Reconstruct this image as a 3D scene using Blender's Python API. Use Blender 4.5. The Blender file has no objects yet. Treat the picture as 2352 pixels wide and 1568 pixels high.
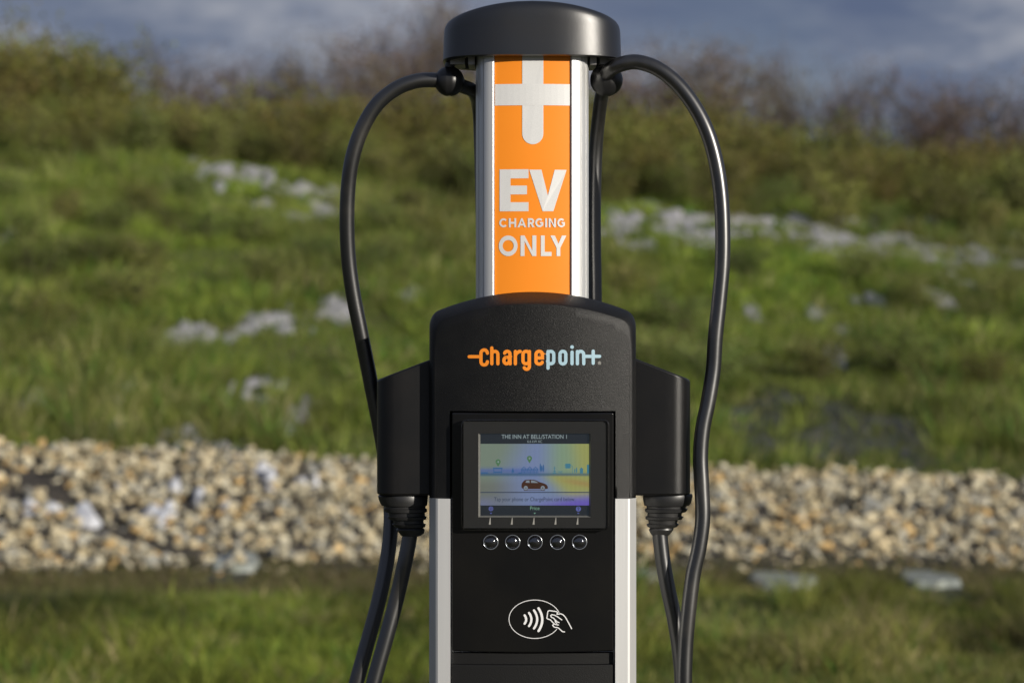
import bpy, bmesh, math, random
import numpy as np
from mathutils import Vector, Matrix

random.seed(7)
rng = np.random.default_rng(7)
R = math.radians
PI = math.pi
C = bpy.context.scene.collection
SC = bpy.context.scene

# ------------------------------------------------------------------ camera, sky, sun, exposure
D = 2.73                       # camera to the front of the station
EYE = 1.44
cam_d = bpy.data.cameras.new('camera')
cam = bpy.data.objects.new('camera', cam_d)
C.objects.link(cam)
cam.location = (0, -D, EYE)
cam.rotation_euler = (R(90), 0, 0)
cam_d.lens = 90
cam_d.sensor_width = 36
cam_d.clip_start = 0.05
cam_d.clip_end = 3000
cam_d.dof.use_dof = True
cam_d.dof.focus_distance = D + 0.01
cam_d.dof.aperture_fstop = 7.2
SC.camera = cam

SUN_AZ = 46.0                  # degrees to the right of the viewer
SUN_EL = 14.5
sdir = Vector((math.sin(R(SUN_AZ)) * math.cos(R(SUN_EL)), -math.cos(R(SUN_AZ)) * math.cos(R(SUN_EL)), math.sin(R(SUN_EL))))
sun_d = bpy.data.lights.new('sun', 'SUN')
sun_d.energy = 4.6
sun_d.angle = R(0.6)
sun_d.color = (1.0, 0.93, 0.82)
sun = bpy.data.objects.new('sun', sun_d)
C.objects.link(sun)
sun.location = (5, -5, 6)
sun.rotation_euler = sdir.to_track_quat('Z', 'Y').to_euler()

world = bpy.data.worlds.new('World')
SC.world = world
world.use_nodes = True
wn = world.node_tree
wn.nodes.clear()
def wnode(t, **k):
    n = wn.nodes.new(t)
    for a, b in k.items(): setattr(n, a, b)
    return n
wo = wnode('ShaderNodeOutputWorld')
bg = wnode('ShaderNodeBackground')
bg.inputs['Strength'].default_value = 0.1
sky = wnode('ShaderNodeTexSky')
sky.sky_type = 'NISHITA'
sky.sun_disc = False
sky.sun_elevation = R(SUN_EL)
sky.sun_rotation = R(180 - SUN_AZ)
sky.air_density = 1.0
sky.dust_density = 0.6
tc = wnode('ShaderNodeTexCoord')
mp = wnode('ShaderNodeMapping')
mp.inputs['Scale'].default_value = (1.0, 1.0, 3.2)
mp.inputs['Location'].default_value = (0.52, 0.0, 0.31)
wn.links.new(tc.outputs['Generated'], mp.inputs['Vector'])
n1 = wnode('ShaderNodeTexNoise')
n1.inputs['Scale'].default_value = 6.5
n1.inputs['Detail'].default_value = 5
n1.inputs['Roughness'].default_value = 0.56
n1.inputs['Distortion'].default_value = 0.3
wn.links.new(mp.outputs['Vector'], n1.inputs['Vector'])
cr = wnode('ShaderNodeValToRGB')
e = cr.color_ramp.elements
e[0].position = 0.40; e[0].color = (1.0, 1.3, 2.2, 1)
e[1].position = 0.64; e[1].color = (3.2, 3.35, 3.9, 1)
m = e.new(0.51); m.color = (1.5, 1.8, 2.6, 1)
wn.links.new(n1.outputs['Fac'], cr.inputs['Fac'])
n2 = wnode('ShaderNodeTexNoise')       # where clear sky shows between the clouds
n2.inputs['Scale'].default_value = 2.3
n2.inputs['Detail'].default_value = 3
wn.links.new(mp.outputs['Vector'], n2.inputs['Vector'])
cov = wnode('ShaderNodeMapRange')
cov.inputs['From Min'].default_value = 0.28
cov.inputs['From Max'].default_value = 0.42
cov.inputs['To Min'].default_value = 0.75
cov.inputs['To Max'].default_value = 0.97
wn.links.new(n2.outputs['Fac'], cov.inputs['Value'])
mx = wnode('ShaderNodeMix', data_type='RGBA')
wn.links.new(cov.outputs['Result'], mx.inputs['Factor'])
wn.links.new(sky.outputs['Color'], mx.inputs['A'])
wn.links.new(cr.outputs['Color'], mx.inputs['B'])
wn.links.new(mx.outputs['Result'], bg.inputs['Color'])
wn.links.new(bg.outputs['Background'], wo.inputs['Surface'])

SC.view_settings.view_transform = 'Standard'
SC.view_settings.look = 'None'
SC.view_settings.exposure = 0.0
SC.view_settings.gamma = 1.0
SC.view_settings.use_curve_mapping = False
SC.render.engine = 'CYCLES'
SC.cycles.use_denoising = True
SC.cycles.max_bounces = 6
SC.cycles.transparent_max_bounces = 12

# ------------------------------------------------------------------ helpers
S0 = D * 36 / 90 / 2352.0      # metres per design unit on the plane y = 0

def PX(px, py, y=0.0):
    """measured drawing units -> metres on the plane at depth y"""
    k = S0 * (D + y) / D
    return ((px - 1176) * k, y, EYE + (784 - py) * k)

def new_obj(name, data, parent=None):
    o = bpy.data.objects.new(name, data)
    C.objects.link(o)
    if parent is not None:
        o.parent = parent
        o.matrix_parent_inverse = Matrix.Identity(4)
        wm = Matrix.Identity(4)
        p = parent
        chain = []
        while p is not None:
            chain.append(p); p = p.parent
        off = Vector((0, 0, 0))
        for q in chain: off += Vector(q.location)
        o.location = -off if data is not None else (0, 0, 0)
    return o

def mesh_obj(name, verts, faces, mat=None, parent=None, smooth=False, angle=None):
    me = bpy.data.meshes.new(name)
    me.from_pydata([tuple(v) for v in verts], [], faces)
    me.validate()
    if mat: me.materials.append(mat)
    if smooth:
        me.polygons.foreach_set('use_smooth', [True] * len(me.polygons))
        if angle: me.set_sharp_from_angle(angle=R(angle))
    me.update()
    return new_obj(name, me, parent)

def tag(o, label, cat, group=None, kind=None):
    if label: o['label'] = label
    if cat: o['category'] = cat
    if group: o['group'] = group
    if kind: o['kind'] = kind
    return o

def empty(name, loc, label, cat, group=None):
    o = bpy.data.objects.new(name, None)
    C.objects.link(o)
    o.location = loc
    o.empty_display_size = 0.1
    return tag(o, label, cat, group)

def bevel(o, w, seg=3, ang=30):
    b = o.modifiers.new('bevel', 'BEVEL')
    b.width = w; b.segments = seg; b.limit_method = 'ANGLE'; b.angle_limit = R(ang)
    b.harden_normals = True
    for p in o.data.polygons: p.use_smooth = True
    return o

class MB:
    def __init__(self): self.v = []; self.f = []
    def add(self, vs, fs):
        n = len(self.v)
        self.v += [tuple(v) for v in vs]
        self.f += [tuple(i + n for i in f) for f in fs]
    def box(self, x0, x1, y0, y1, z0, z1):
        self.add([(x0,y0,z0),(x1,y0,z0),(x1,y1,z0),(x0,y1,z0),(x0,y0,z1),(x1,y0,z1),(x1,y1,z1),(x0,y1,z1)],
                 [(3,2,1,0),(4,5,6,7),(0,1,5,4),(1,2,6,5),(2,3,7,6),(3,0,4,7)])
    def tube(self, pts, rad, n=16, caps=True):
        pts = [Vector(p) for p in pts]
        rs = rad if isinstance(rad, (list, tuple)) else [rad] * len(pts)
        t0 = (pts[1] - pts[0]).normalized()
        u = t0.orthogonal().normalized()
        rings = []
        for i, p in enumerate(pts):
            if i == 0: t = t0
            elif i == len(pts) - 1: t = (pts[-1] - pts[-2]).normalized()
            else: t = (pts[i+1] - pts[i-1]).normalized()
            u = (u - t * u.dot(t)).normalized()
            w = t.cross(u)
            rings.append([p + (u * math.cos(2*PI*k/n) + w * math.sin(2*PI*k/n)) * rs[i] for k in range(n)])
        vs = [v for r in rings for v in r]
        fs = []
        for i in range(len(pts) - 1):
            for k in range(n):
                a = i*n + k; b = i*n + (k+1) % n
                fs.append((a, b, b + n, a + n))
        if caps:
            fs.append(tuple(range(n-1, -1, -1)))
            fs.append(tuple((len(pts)-1)*n + k for k in range(n)))
        self.add(vs, fs)
    def loft(self, rings, cap0=True, cap1=True):
        n = len(rings[0])
        vs = [v for r in rings for v in r]
        fs = []
        for i in range(len(rings) - 1):
            for k in range(n):
                a = i*n + k; b = i*n + (k+1) % n
                fs.append((a, b, b + n, a + n))
        if cap0: fs.append(tuple(range(n-1, -1, -1)))
        if cap1: fs.append(tuple((len(rings)-1)*n + k for k in range(n)))
        self.add(vs, fs)
    def build(self, name, mat, parent=None, smooth=False, angle=None):
        return mesh_obj(name, self.v, self.f, mat, parent, smooth, angle)

def catmull(pts, sub=8):
    pts = [Vector(p) for p in pts]
    P = [pts[0] * 2 - pts[1]] + pts + [pts[-1] * 2 - pts[-2]]
    out = []
    for i in range(1, len(P) - 2):
        p0, p1, p2, p3 = P[i-1], P[i], P[i+1], P[i+2]
        for s in range(sub):
            t = s / sub
            out.append(0.5 * ((2*p1) + (p2 - p0)*t + (2*p0 - 5*p1 + 4*p2 - p3)*t*t + (3*p1 - p0 - 3*p2 + p3)*t**3))
    out.append(pts[-1])
    return out

# ------------------------------------------------------------------ materials
def mat(name, col, rough=0.5, metal=0.0, spec=0.5, coat=0.0, bump=None, var=None, coord='Object'):
    """bump=(scale,strength,distance); var=(scale, other colour, low, high)"""
    m = bpy.data.materials.new(name)
    m.use_nodes = True
    nt = m.node_tree
    b = nt.nodes['Principled BSDF']
    b.inputs['Base Color'].default_value = (*col, 1)
    b.inputs['Roughness'].default_value = rough
    b.inputs['Metallic'].default_value = metal
    b.inputs['Specular IOR Level'].default_value = spec
    if coat: b.inputs['Coat Weight'].default_value = coat; b.inputs['Coat Roughness'].default_value = 0.05
    t = nt.nodes.new('ShaderNodeTexCoord')
    if bump:
        n = nt.nodes.new('ShaderNodeTexNoise')
        n.inputs['Scale'].default_value = bump[0]; n.inputs['Detail'].default_value = 3
        nt.links.new(t.outputs[coord], n.inputs['Vector'])
        bp = nt.nodes.new('ShaderNodeBump')
        bp.inputs['Strength'].default_value = bump[1]; bp.inputs['Distance'].default_value = bump[2]
        nt.links.new(n.outputs['Fac'], bp.inputs['Height'])
        nt.links.new(bp.outputs['Normal'], b.inputs['Normal'])
    if var:
        n = nt.nodes.new('ShaderNodeTexNoise')
        n.inputs['Scale'].default_value = var[0]; n.inputs['Detail'].default_value = 5
        nt.links.new(t.outputs[coord], n.inputs['Vector'])
        r = nt.nodes.new('ShaderNodeMapRange')
        r.inputs['From Min'].default_value = var[2]; r.inputs['From Max'].default_value = var[3]
        nt.links.new(n.outputs['Fac'], r.inputs['Value'])
        x = nt.nodes.new('ShaderNodeMix'); x.data_type = 'RGBA'
        x.inputs['A'].default_value = (*col, 1); x.inputs['B'].default_value = (*var[1], 1)
        nt.links.new(r.outputs['Result'], x.inputs['Factor'])
        nt.links.new(x.outputs['Result'], b.inputs['Base Color'])
    return m

def attr_mat(name, attr='Col', rough=0.8, transl=0.0, spec=0.3, bump=None, objvar=0.0):
    m = bpy.data.materials.new(name)
    m.use_nodes = True
    nt = m.node_tree
    b = nt.nodes['Principled BSDF']
    a = nt.nodes.new('ShaderNodeAttribute'); a.attribute_name = attr
    src = a.outputs['Color']
    if objvar:
        oi = nt.nodes.new('ShaderNodeObjectInfo')
        hs = nt.nodes.new('ShaderNodeHueSaturation')
        mr = nt.nodes.new('ShaderNodeMapRange')
        mr.inputs['To Min'].default_value = 0.5 - 0.035*objvar; mr.inputs['To Max'].default_value = 0.5 + 0.035*objvar
        nt.links.new(oi.outputs['Random'], mr.inputs['Value'])
        nt.links.new(mr.outputs['Result'], hs.inputs['Hue'])
        ma = nt.nodes.new('ShaderNodeMath'); ma.operation = 'MULTIPLY'; ma.inputs[1].default_value = 7.31
        fr = nt.nodes.new('ShaderNodeMath'); fr.operation = 'FRACT'
        m2 = nt.nodes.new('ShaderNodeMapRange'); m2.inputs['To Min'].default_value = 1 - 0.3*objvar; m2.inputs['To Max'].default_value = 1 + 0.3*objvar
        nt.links.new(oi.outputs['Random'], ma.inputs[0]); nt.links.new(ma.outputs[0], fr.inputs[0])
        nt.links.new(fr.outputs[0], m2.inputs['Value']); nt.links.new(m2.outputs['Result'], hs.inputs['Value'])
        nt.links.new(src, hs.inputs['Color']); src = hs.outputs['Color']
    nt.links.new(src, b.inputs['Base Color'])
    b.inputs['Roughness'].default_value = rough
    b.inputs['Specular IOR Level'].default_value = spec
    if bump:
        t = nt.nodes.new('ShaderNodeTexCoord')
        n = nt.nodes.new('ShaderNodeTexNoise'); n.inputs['Scale'].default_value = bump[0]
        nt.links.new(t.outputs['Object'], n.inputs['Vector'])
        bp = nt.nodes.new('ShaderNodeBump'); bp.inputs['Strength'].default_value = bump[1]; bp.inputs['Distance'].default_value = bump[2]
        nt.links.new(n.outputs['Fac'], bp.inputs['Height']); nt.links.new(bp.outputs['Normal'], b.inputs['Normal'])
    if transl:
        out = nt.nodes['Material Output']
        tr = nt.nodes.new('ShaderNodeBsdfTranslucent'); nt.links.new(src, tr.inputs['Color'])
        mx = nt.nodes.new('ShaderNodeMixShader'); mx.inputs[0].default_value = transl
        nt.links.new(b.outputs[0], mx.inputs[1]); nt.links.new(tr.outputs[0], mx.inputs[2])
        nt.links.new(mx.outputs[0], out.inputs['Surface'])
    return m

def brushed(name, col, rough, metal):
    m = mat(name, col, rough, metal)
    nt = m.node_tree; b = nt.nodes['Principled BSDF']
    t = nt.nodes.new('ShaderNodeTexCoord')
    mp = nt.nodes.new('ShaderNodeMapping'); mp.inputs['Scale'].default_value = (1500, 1500, 6)
    nt.links.new(t.outputs['Object'], mp.inputs['Vector'])
    n = nt.nodes.new('ShaderNodeTexNoise'); n.inputs['Scale'].default_value = 1.0; n.inputs['Detail'].default_value = 2
    nt.links.new(mp.outputs['Vector'], n.inputs['Vector'])
    r = nt.nodes.new('ShaderNodeMapRange'); r.inputs['To Min'].default_value = rough - 0.07; r.inputs['To Max'].default_value = rough + 0.1
    nt.links.new(n.outputs['Fac'], r.inputs['Value']); nt.links.new(r.outputs['Result'], b.inputs['Roughness'])
    bp = nt.nodes.new('ShaderNodeBump'); bp.inputs['Strength'].default_value = 0.25; bp.inputs['Distance'].default_value = 0.0002
    nt.links.new(n.outputs['Fac'], bp.inputs['Height']); nt.links.new(bp.outputs['Normal'], b.inputs['Normal'])
    return m

M = {}
M['alu'] = brushed('brushed_aluminium', (0.74, 0.74, 0.73), 0.42, 0.55)
M['powder'] = mat('textured_black_powder_coat', (0.005, 0.005, 0.0052), 0.38, 0, 0.30, bump=(1500, 0.9, 0.0004), var=(40, (0.008, 0.0078, 0.0075), 0.35, 0.7))
M['cap'] = mat('satin_black_cap', (0.006, 0.0075, 0.011), 0.36, 0.0, 0.75, bump=(1600, 0.4, 0.0003), var=(25, (0.008, 0.008, 0.009), 0.35, 0.7))
M['holster'] = mat('moulded_black_plastic', (0.004, 0.004, 0.0043), 0.36, 0, 0.40, bump=(2000, 0.4, 0.0004), var=(30, (0.007, 0.0063, 0.006), 0.35, 0.7))
M['gloss'] = mat('gloss_black_panel', (0.006, 0.006, 0.0065), 0.14, 0, 0.4, bump=(8, 0.05, 0.001), var=(12, (0.009, 0.0085, 0.008), 0.4, 0.7))
M['matte'] = mat('dark_grey_bezel', (0.015, 0.0155, 0.016), 0.5, 0, 0.4, bump=(900, 0.2, 0.0003))
M['kick'] = mat('rough_black_panel', (0.006, 0.006, 0.006), 0.55, 0, 0.3, bump=(900, 0.4, 0.0006))
M['rubber'] = mat('black_rubber', (0.016, 0.016, 0.017), 0.42, 0, 0.7, bump=(300, 0.12, 0.0005), var=(18, (0.034, 0.032, 0.03), 0.45, 0.75))
M['cord'] = mat('black_cable_jacket', (0.006, 0.006, 0.0065), 0.35, 0, 0.9, bump=(90, 0.10, 0.0006), var=(22, (0.028, 0.025, 0.021), 0.52, 0.78))
for _k, _i in (('cord', 1.6), ('cap', 1.55)): M[_k].node_tree.nodes['Principled BSDF'].inputs['IOR'].default_value = _i
M['ball'] = mat('scuffed_black_ball', (0.014, 0.014, 0.015), 0.38, 0, 0.5, bump=(60, 0.15, 0.0008), var=(50, (0.05, 0.048, 0.045), 0.66, 0.8))
M['orange'] = mat('orange_vinyl', (0.93, 0.285, 0.018), 0.5, 0, 0.3, bump=(220, 0.06, 0.0004), var=(6, (0.90, 0.262, 0.015), 0.35, 0.65))
M['silver'] = mat('reflective_silver_print', (0.74, 0.74, 0.73), 0.45, 0.1, 0.4, var=(1500, (0.66, 0.66, 0.65), 0.4, 0.7))
M['logo_orange'] = mat('orange_print', (0.90, 0.27, 0.02), 0.45, 0, 0.4)
M['logo_blue'] = mat('pale_blue_print', (0.36, 0.53, 0.62), 0.45, 0, 0.4)
M['white'] = mat('white_print', (0.80, 0.80, 0.80), 0.4, 0, 0.4)
M['wedge'] = mat('pale_grey_print', (0.42, 0.41, 0.38), 0.5, 0, 0.4)
M['lip'] = mat('grey_inner_edge', (0.20, 0.20, 0.185), 0.45, 0, 0.4, bump=(700, 0.3, 0.0003))
M['steel'] = mat('bracket_steel', (0.35, 0.34, 0.33), 0.45, 0.7)
M['soil'] = mat('dark_soil', (0.035, 0.030, 0.022), 0.9, bump=(60, 0.6, 0.01))

def glassy(name, tint, rough=0.02, ior=1.45, k=1.0):
    m = bpy.data.materials.new(name); m.use_nodes = True
    nt = m.node_tree; nt.nodes.remove(nt.nodes['Principled BSDF'])
    out = nt.nodes['Material Output']
    fr = nt.nodes.new('ShaderNodeFresnel'); fr.inputs['IOR'].default_value = ior
    tr = nt.nodes.new('ShaderNodeBsdfTransparent'); tr.inputs['Color'].default_value = (*tint, 1)
    gl = nt.nodes.new('ShaderNodeBsdfGlossy'); gl.inputs['Roughness'].default_value = rough
    mx = nt.nodes.new('ShaderNodeMixShader')
    ge = nt.nodes.new('ShaderNodeNewGeometry')      # the inner faces of a thin pane do not reflect again
    fm = nt.nodes.new('ShaderNodeMath'); fm.operation = 'MULTIPLY_ADD'; fm.inputs[1].default_value = -1; fm.inputs[2].default_value = 1
    f2 = nt.nodes.new('ShaderNodeMath'); f2.operation = 'MULTIPLY'
    nt.links.new(ge.outputs['Backfacing'], fm.inputs[0]); nt.links.new(fm.outputs[0], f2.inputs[0]); nt.links.new(fr.outputs[0], f2.inputs[1])
    nt.links.new(f2.outputs[0], mx.inputs[0]); nt.links.new(tr.outputs[0], mx.inputs[1]); nt.links.new(gl.outputs[0], mx.inputs[2])
    nt.links.new(mx.outputs[0], out.inputs['Surface'])
    return m
M['pane'] = glassy('clear_window_pane', (0.93, 0.93, 0.93))
M['lens'] = glassy('clear_button_lens', (0.80, 0.82, 0.85), 0.03, 1.9)

def screen_mat(name, col=None, strength=1.0):
    m = bpy.data.materials.new(name); m.use_nodes = True
    nt = m.node_tree; b = nt.nodes['Principled BSDF']
    b.inputs['Base Color'].default_value = (0.004, 0.004, 0.004, 1)
    b.inputs['Roughness'].default_value = 0.35
    b.inputs['Emission Strength'].default_value = strength
    if col is None:
        a = nt.nodes.new('ShaderNodeAttribute'); a.attribute_name = 'Col'
        nt.links.new(a.outputs['Color'], b.inputs['Emission Color'])
    else:
        b.inputs['Emission Color'].default_value = (*col, 1)
    return m
M['scr'] = screen_mat('lit_display')
M['scr_bar'] = screen_mat('display_dark_bar', (0.012, 0.018, 0.026))
M['scr_text'] = screen_mat('display_pale_text', (0.26, 0.32, 0.33))
M['scr_dark'] = screen_mat('display_dark_text', (0.035, 0.05, 0.09))
M['scr_blue'] = screen_mat('display_blue_drawing', (0.03, 0.11, 0.27))
M['scr_teal'] = screen_mat('display_teal_drawing', (0.05, 0.19, 0.27))
M['scr_green'] = screen_mat('display_green_pin', (0.07, 0.17, 0.08))
M['scr_car'] = screen_mat('display_brown_car', (0.050, 0.017, 0.008))
M['scr_white'] = screen_mat('display_wheel', (0.20, 0.24, 0.28))
M['scr_mint'] = screen_mat('display_mint_text', (0.17, 0.33, 0.24))
M['scr_violet'] = screen_mat('display_violet_icon', (0.10, 0.12, 0.36))

# ------------------------------------------------------------------ flat print: outlines -> polygons
def ribbon(pts, w, caps='round', closed=False):
    P = [Vector((p[0], p[1])) for p in pts]
    n = len(P); h = w / 2
    L, Rr = [], []
    for i in range(n):
        if closed: a, b = P[(i-1) % n], P[(i+1) % n]; d1 = (P[i]-a).normalized(); d2 = (b-P[i]).normalized()
        else:
            d1 = (P[i]-P[i-1]).normalized() if i > 0 else (P[1]-P[0]).normalized()
            d2 = (P[i+1]-P[i]).normalized() if i < n-1 else d1
        t = d1 + d2
        if t.length < 1e-6: t = d1
        t.normalize()
        nn = Vector((-t.y, t.x)); nd = Vector((-d1.y, d1.x))
        k = min(1.0 / max(nn.dot(nd), 0.3), 2.5)
        L.append(P[i] + nn * h * k); Rr.append(P[i] - nn * h * k)
    polys = []
    rg = range(n) if closed else range(n-1)
    for i in rg:
        j = (i+1) % n
        polys.append([tuple(Rr[i]), tuple(Rr[j]), tuple(L[j]), tuple(L[i])])
    if caps == 'round' and not closed:
        for q, dd in ((P[0], (P[0]-P[1]).normalized()), (P[-1], (P[-1]-P[-2]).normalized())):
            a0 = math.atan2(dd.y, dd.x)
            polys.append([tuple(q + Vector((math.cos(a0 - PI/2 + PI*k/8), math.sin(a0 - PI/2 + PI*k/8))) * h) for k in range(9)])
    return polys

def arc(cx, cy, rx, ry, a0, a1, n=20):
    return [(cx + rx*math.cos(R(a0+(a1-a0)*k/n)), cy + ry*math.sin(R(a0+(a1-a0)*k/n))) for k in range(n+1)]
def disc(cx, cy, rx, ry=None, n=24):
    ry = rx if ry is None else ry
    return [(cx + rx*math.cos(2*PI*k/n), cy + ry*math.sin(2*PI*k/n)) for k in range(n)]

def decal(name, groups, tf, yfun, material, parent, step=0.00003):
    """groups: list of polygon lists; each group is laid a hair proud of the previous. tf: 2D -> (X,Z)"""
    mb = MB()
    for gi, polys in enumerate(groups):
        for p in polys:
            q = [tf(*a) for a in p]
            ar = sum(q[i][0]*q[(i+1) % len(q)][1] - q[(i+1) % len(q)][0]*q[i][1] for i in range(len(q)))
            if ar < 0: q = q[::-1]
            mb.add([(x, yfun(x) - gi*step, z) for x, z in q], [tuple(range(len(q)))])
    return mb.build(name, material, parent)

def crop_tf(ox, oy, k, y):
    """measured crop coordinates -> metres at depth y"""
    f = S0 * (D + y) / D
    return lambda cx, cy: ((ox + cx/k - 1176)*f, EYE + (784 - (oy + cy/k))*f)

def text_obj(name, body, size_px, cx, cy, tf, y, material, parent, bold=0.0, align='CENTER', sx=1.0):
    cu = bpy.data.curves.new(name, 'FONT')
    cu.body = body; cu.align_x = align; cu.align_y = 'CENTER'
    a = tf(0, 0); b = tf(size_px, 0)
    cu.size = abs(b[0] - a[0]) * 1.38
    cu.offset = bold * cu.size
    tmp = bpy.data.objects.new(name, cu)
    C.objects.link(tmp)
    dg = bpy.context.evaluated_depsgraph_get()
    me = bpy.data.meshes.new_from_object(tmp.evaluated_get(dg))
    bpy.data.objects.remove(tmp); bpy.data.curves.remove(cu)
    X, Z = tf(cx, cy)
    for v in me.vertices:
        x, yy = v.co.x, v.co.y
        v.co = (X + x*sx, y, Z + yy)
    me.name = name
    me.materials.clear(); me.materials.append(material)
    return new_obj(name, me, parent)

# ------------------------------------------------------------------ terrain
def fbm(x, y, f0=1.0, octs=4, seed=0):
    r = np.random.default_rng(seed + 100)
    out = 0.0; amp = 1.0; f = f0; tot = 0
    for o in range(octs):
        s = 0.0
        for k in range(5):
            a = r.uniform(0, 2*PI); ph = r.uniform(0, 2*PI); q = f * r.uniform(0.7, 1.4)
            s = s + np.sin(q*(np.cos(a)*x + np.sin(a)*y) + ph)
        out = out + amp * s / 2.2; tot += amp
        amp *= 0.55; f *= 2.1
    return out / tot

BANK0, BANK1, CREST = 15.9, 18.6, 35.0
def zg(x, y):
    x = np.asarray(x, float); d = np.asarray(y, float) + D
    xc = np.clip(x, -12, 12)
    zb = 0.53 - 0.034*np.clip(x, -6, 6)
    zc = np.interp(xc, [-12, -7, -4, -2, 0, 2, 5, 8, 12], [4.2, 4.06, 3.88, 3.63, 3.44, 3.32, 3.18, 3.08, 3.0])
    t = np.clip((d - BANK0)/(BANK1 - BANK0), 0, 1)
    z = zb * (t*t*(3 - 2*t)*0.5 + t*0.5)
    h = np.clip((d - BANK1)/(CREST - BANK1), 0, 1)
    z = z + (zc - zb) * (h + 0.04*np.sin(h*PI))
    u = np.clip((d - CREST)/40, 0, 1)
    z = z + 1.5*u - np.clip((d-90)/200, 0, 1)*1.0
    w = np.clip((d - BANK1 + 0.5)/3, 0, 1) * (0.25 + 0.75*np.clip((d-BANK1)/8, 0, 1))
    z = z + w * 0.16 * fbm(x, d, 0.9, 3, 3)
    g = np.clip((15.2 - d)/2, 0, 1) * np.clip((d - 6)/3, 0, 1)
    z = z + g * 0.035 * fbm(x, d, 1.6, 2, 9)
    return z

def zone(x, y):
    """dryness / weediness 0..1 of the sward"""
    d = y + D
    return np.clip(0.5 + 0.55*fbm(x*1.0, d*0.55, 0.9, 3, 21), 0, 1)

def make_ground():
    xs = np.concatenate([np.linspace(-900, -60, 10), np.linspace(-50, -14, 12), np.linspace(-13, 13, 105), np.linspace(14, 50, 12), np.linspace(60, 900, 10)])
    ds = np.concatenate([np.linspace(-400, -10, 8), np.linspace(-6, 8.6, 20), np.linspace(8.9, 36, 190), np.linspace(36.5, 70, 50), np.linspace(75, 200, 20), np.linspace(260, 2200, 10)])
    Xg, Dg = np.meshgrid(xs, ds)
    Z = zg(Xg, Dg - D)
    n, m_ = Xg.shape
    v = np.stack([Xg.ravel(), (Dg - D).ravel(), Z.ravel()], 1)
    f = [(i*m_+j, i*m_+j+1, (i+1)*m_+j+1, (i+1)*m_+j) for i in range(n-1) for j in range(m_-1)]
    gm = mat('grassy_earth', (0.060, 0.075, 0.020), 0.95, bump=(9, 0.5, 0.05), var=(0.8, (0.060, 0.050, 0.025), 0.35, 0.65))
    o = mesh_obj('ground', v, f, gm, None, True)
    o['kind'] = 'structure'
    return o
make_ground()

def col_attr(me, cols):
    """per-corner colour from a (n_loops, 4) array"""
    a = me.color_attributes.new('Col', 'FLOAT_COLOR', 'CORNER')
    a.data.foreach_set('color', np.ascontiguousarray(cols, dtype=np.float32).ravel())

# concrete pad under the station
pad = MB(); pad.box(-0.42, 0.46, -0.35, 0.55, -0.05, 0.06)
o = pad.build('concrete_pad', mat('concrete', (0.30, 0.29, 0.27), 0.85, bump=(80, 0.4, 0.003), var=(5, (0.22, 0.21, 0.20), 0.4, 0.7)))
o['kind'] = 'structure'; bevel(o, 0.01, 2)

# ------------------------------------------------------------------ grass (one mesh of blades)
def blades(name, x, y, h, w, lean, cols, material, label, cat, b=None, simple=False):
    n = len(x)
    z = zg(x, y) - 0.02
    a = rng.uniform(0, 2*PI, n)
    ca, sa = np.cos(a), np.sin(a)
    if b is None: b = rng.uniform(0, 2*PI, n)
    lx, ly = np.cos(b)*lean*h, np.sin(b)*lean*h
    tip = np.stack([x + lx, y + ly, z + 0.02 + h*np.sqrt(np.clip(1-lean**2*0.5, 0.2, 1))], 1)
    if simple:
        m_ = 3
        v = np.empty((n, 3, 3), np.float32)
        v[:, 0] = np.stack([x - ca*w/2, y - sa*w/2, z], 1)
        v[:, 1] = np.stack([x + ca*w/2, y + sa*w/2, z], 1)
        v[:, 2] = tip
        tri = np.arange(n*3).reshape(-1, 3)
    else:
        m_ = 5
        v = np.empty((n, 5, 3), np.float32)
        v[:, 0] = np.stack([x - ca*w/2, y - sa*w/2, z], 1)
        v[:, 1] = np.stack([x + ca*w/2, y + sa*w/2, z], 1)
        v[:, 2] = np.stack([x - ca*w*0.4 + lx*0.35, y - sa*w*0.4 + ly*0.35, z + h*0.55], 1)
        v[:, 3] = np.stack([x + ca*w*0.4 + lx*0.35, y + sa*w*0.4 + ly*0.35, z + h*0.55], 1)
        v[:, 4] = tip
        base = (np.arange(n)*5)[:, None]
        tri = np.concatenate([base+np.array([0,1,3]), base+np.array([0,3,2]), base+np.array([2,3,4])], 1).reshape(-1, 3)
    me = bpy.data.meshes.new(name)
    me.vertices.add(n*m_); me.vertices.foreach_set('co', v.ravel())
    me.loops.add(len(tri)*3); me.loops.foreach_set('vertex_index', tri.ravel().astype(np.int32))
    me.polygons.add(len(tri))
    me.polygons.foreach_set('loop_start', np.arange(len(tri), dtype=np.int32)*3)
    me.polygons.foreach_set('loop_total', np.full(len(tri), 3, np.int32))
    me.update()
    k = len(tri)*3//n
    c = np.ones((n, k, 4), np.float32); c[:, :, :3] = cols[:, None, :]
    col_attr(me, c.reshape(-1, 4))
    me.materials.append(material)
    ob = new_obj(name, me)
    tag(ob, label, cat, kind='stuff')
    return ob

def tufts(x, y, nb, rad):
    """every centre becomes a tuft of nb blades that splay outwards; returns blade x, y, splay angle, tuft index"""
    n = len(x); i = np.repeat(np.arange(n), nb)
    a = rng.uniform(0, 2*PI, n*nb); r = np.repeat(rad, nb)*np.sqrt(rng.uniform(0, 1, n*nb))
    return x[i] + np.cos(a)*r, y[i] + np.sin(a)*r, a, i, r/np.repeat(rad, nb)

M['blade'] = attr_mat('grass_blades', rough=0.6, transl=0.35, spec=0.25)

def scatter(n, d0, d1, spread, power=1.0):
    d = d0 + (d1-d0)*rng.uniform(0, 1, n)**power
    x = rng.uniform(-1, 1, n)*(d*0.2 + spread)
    return x, d - D

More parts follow.
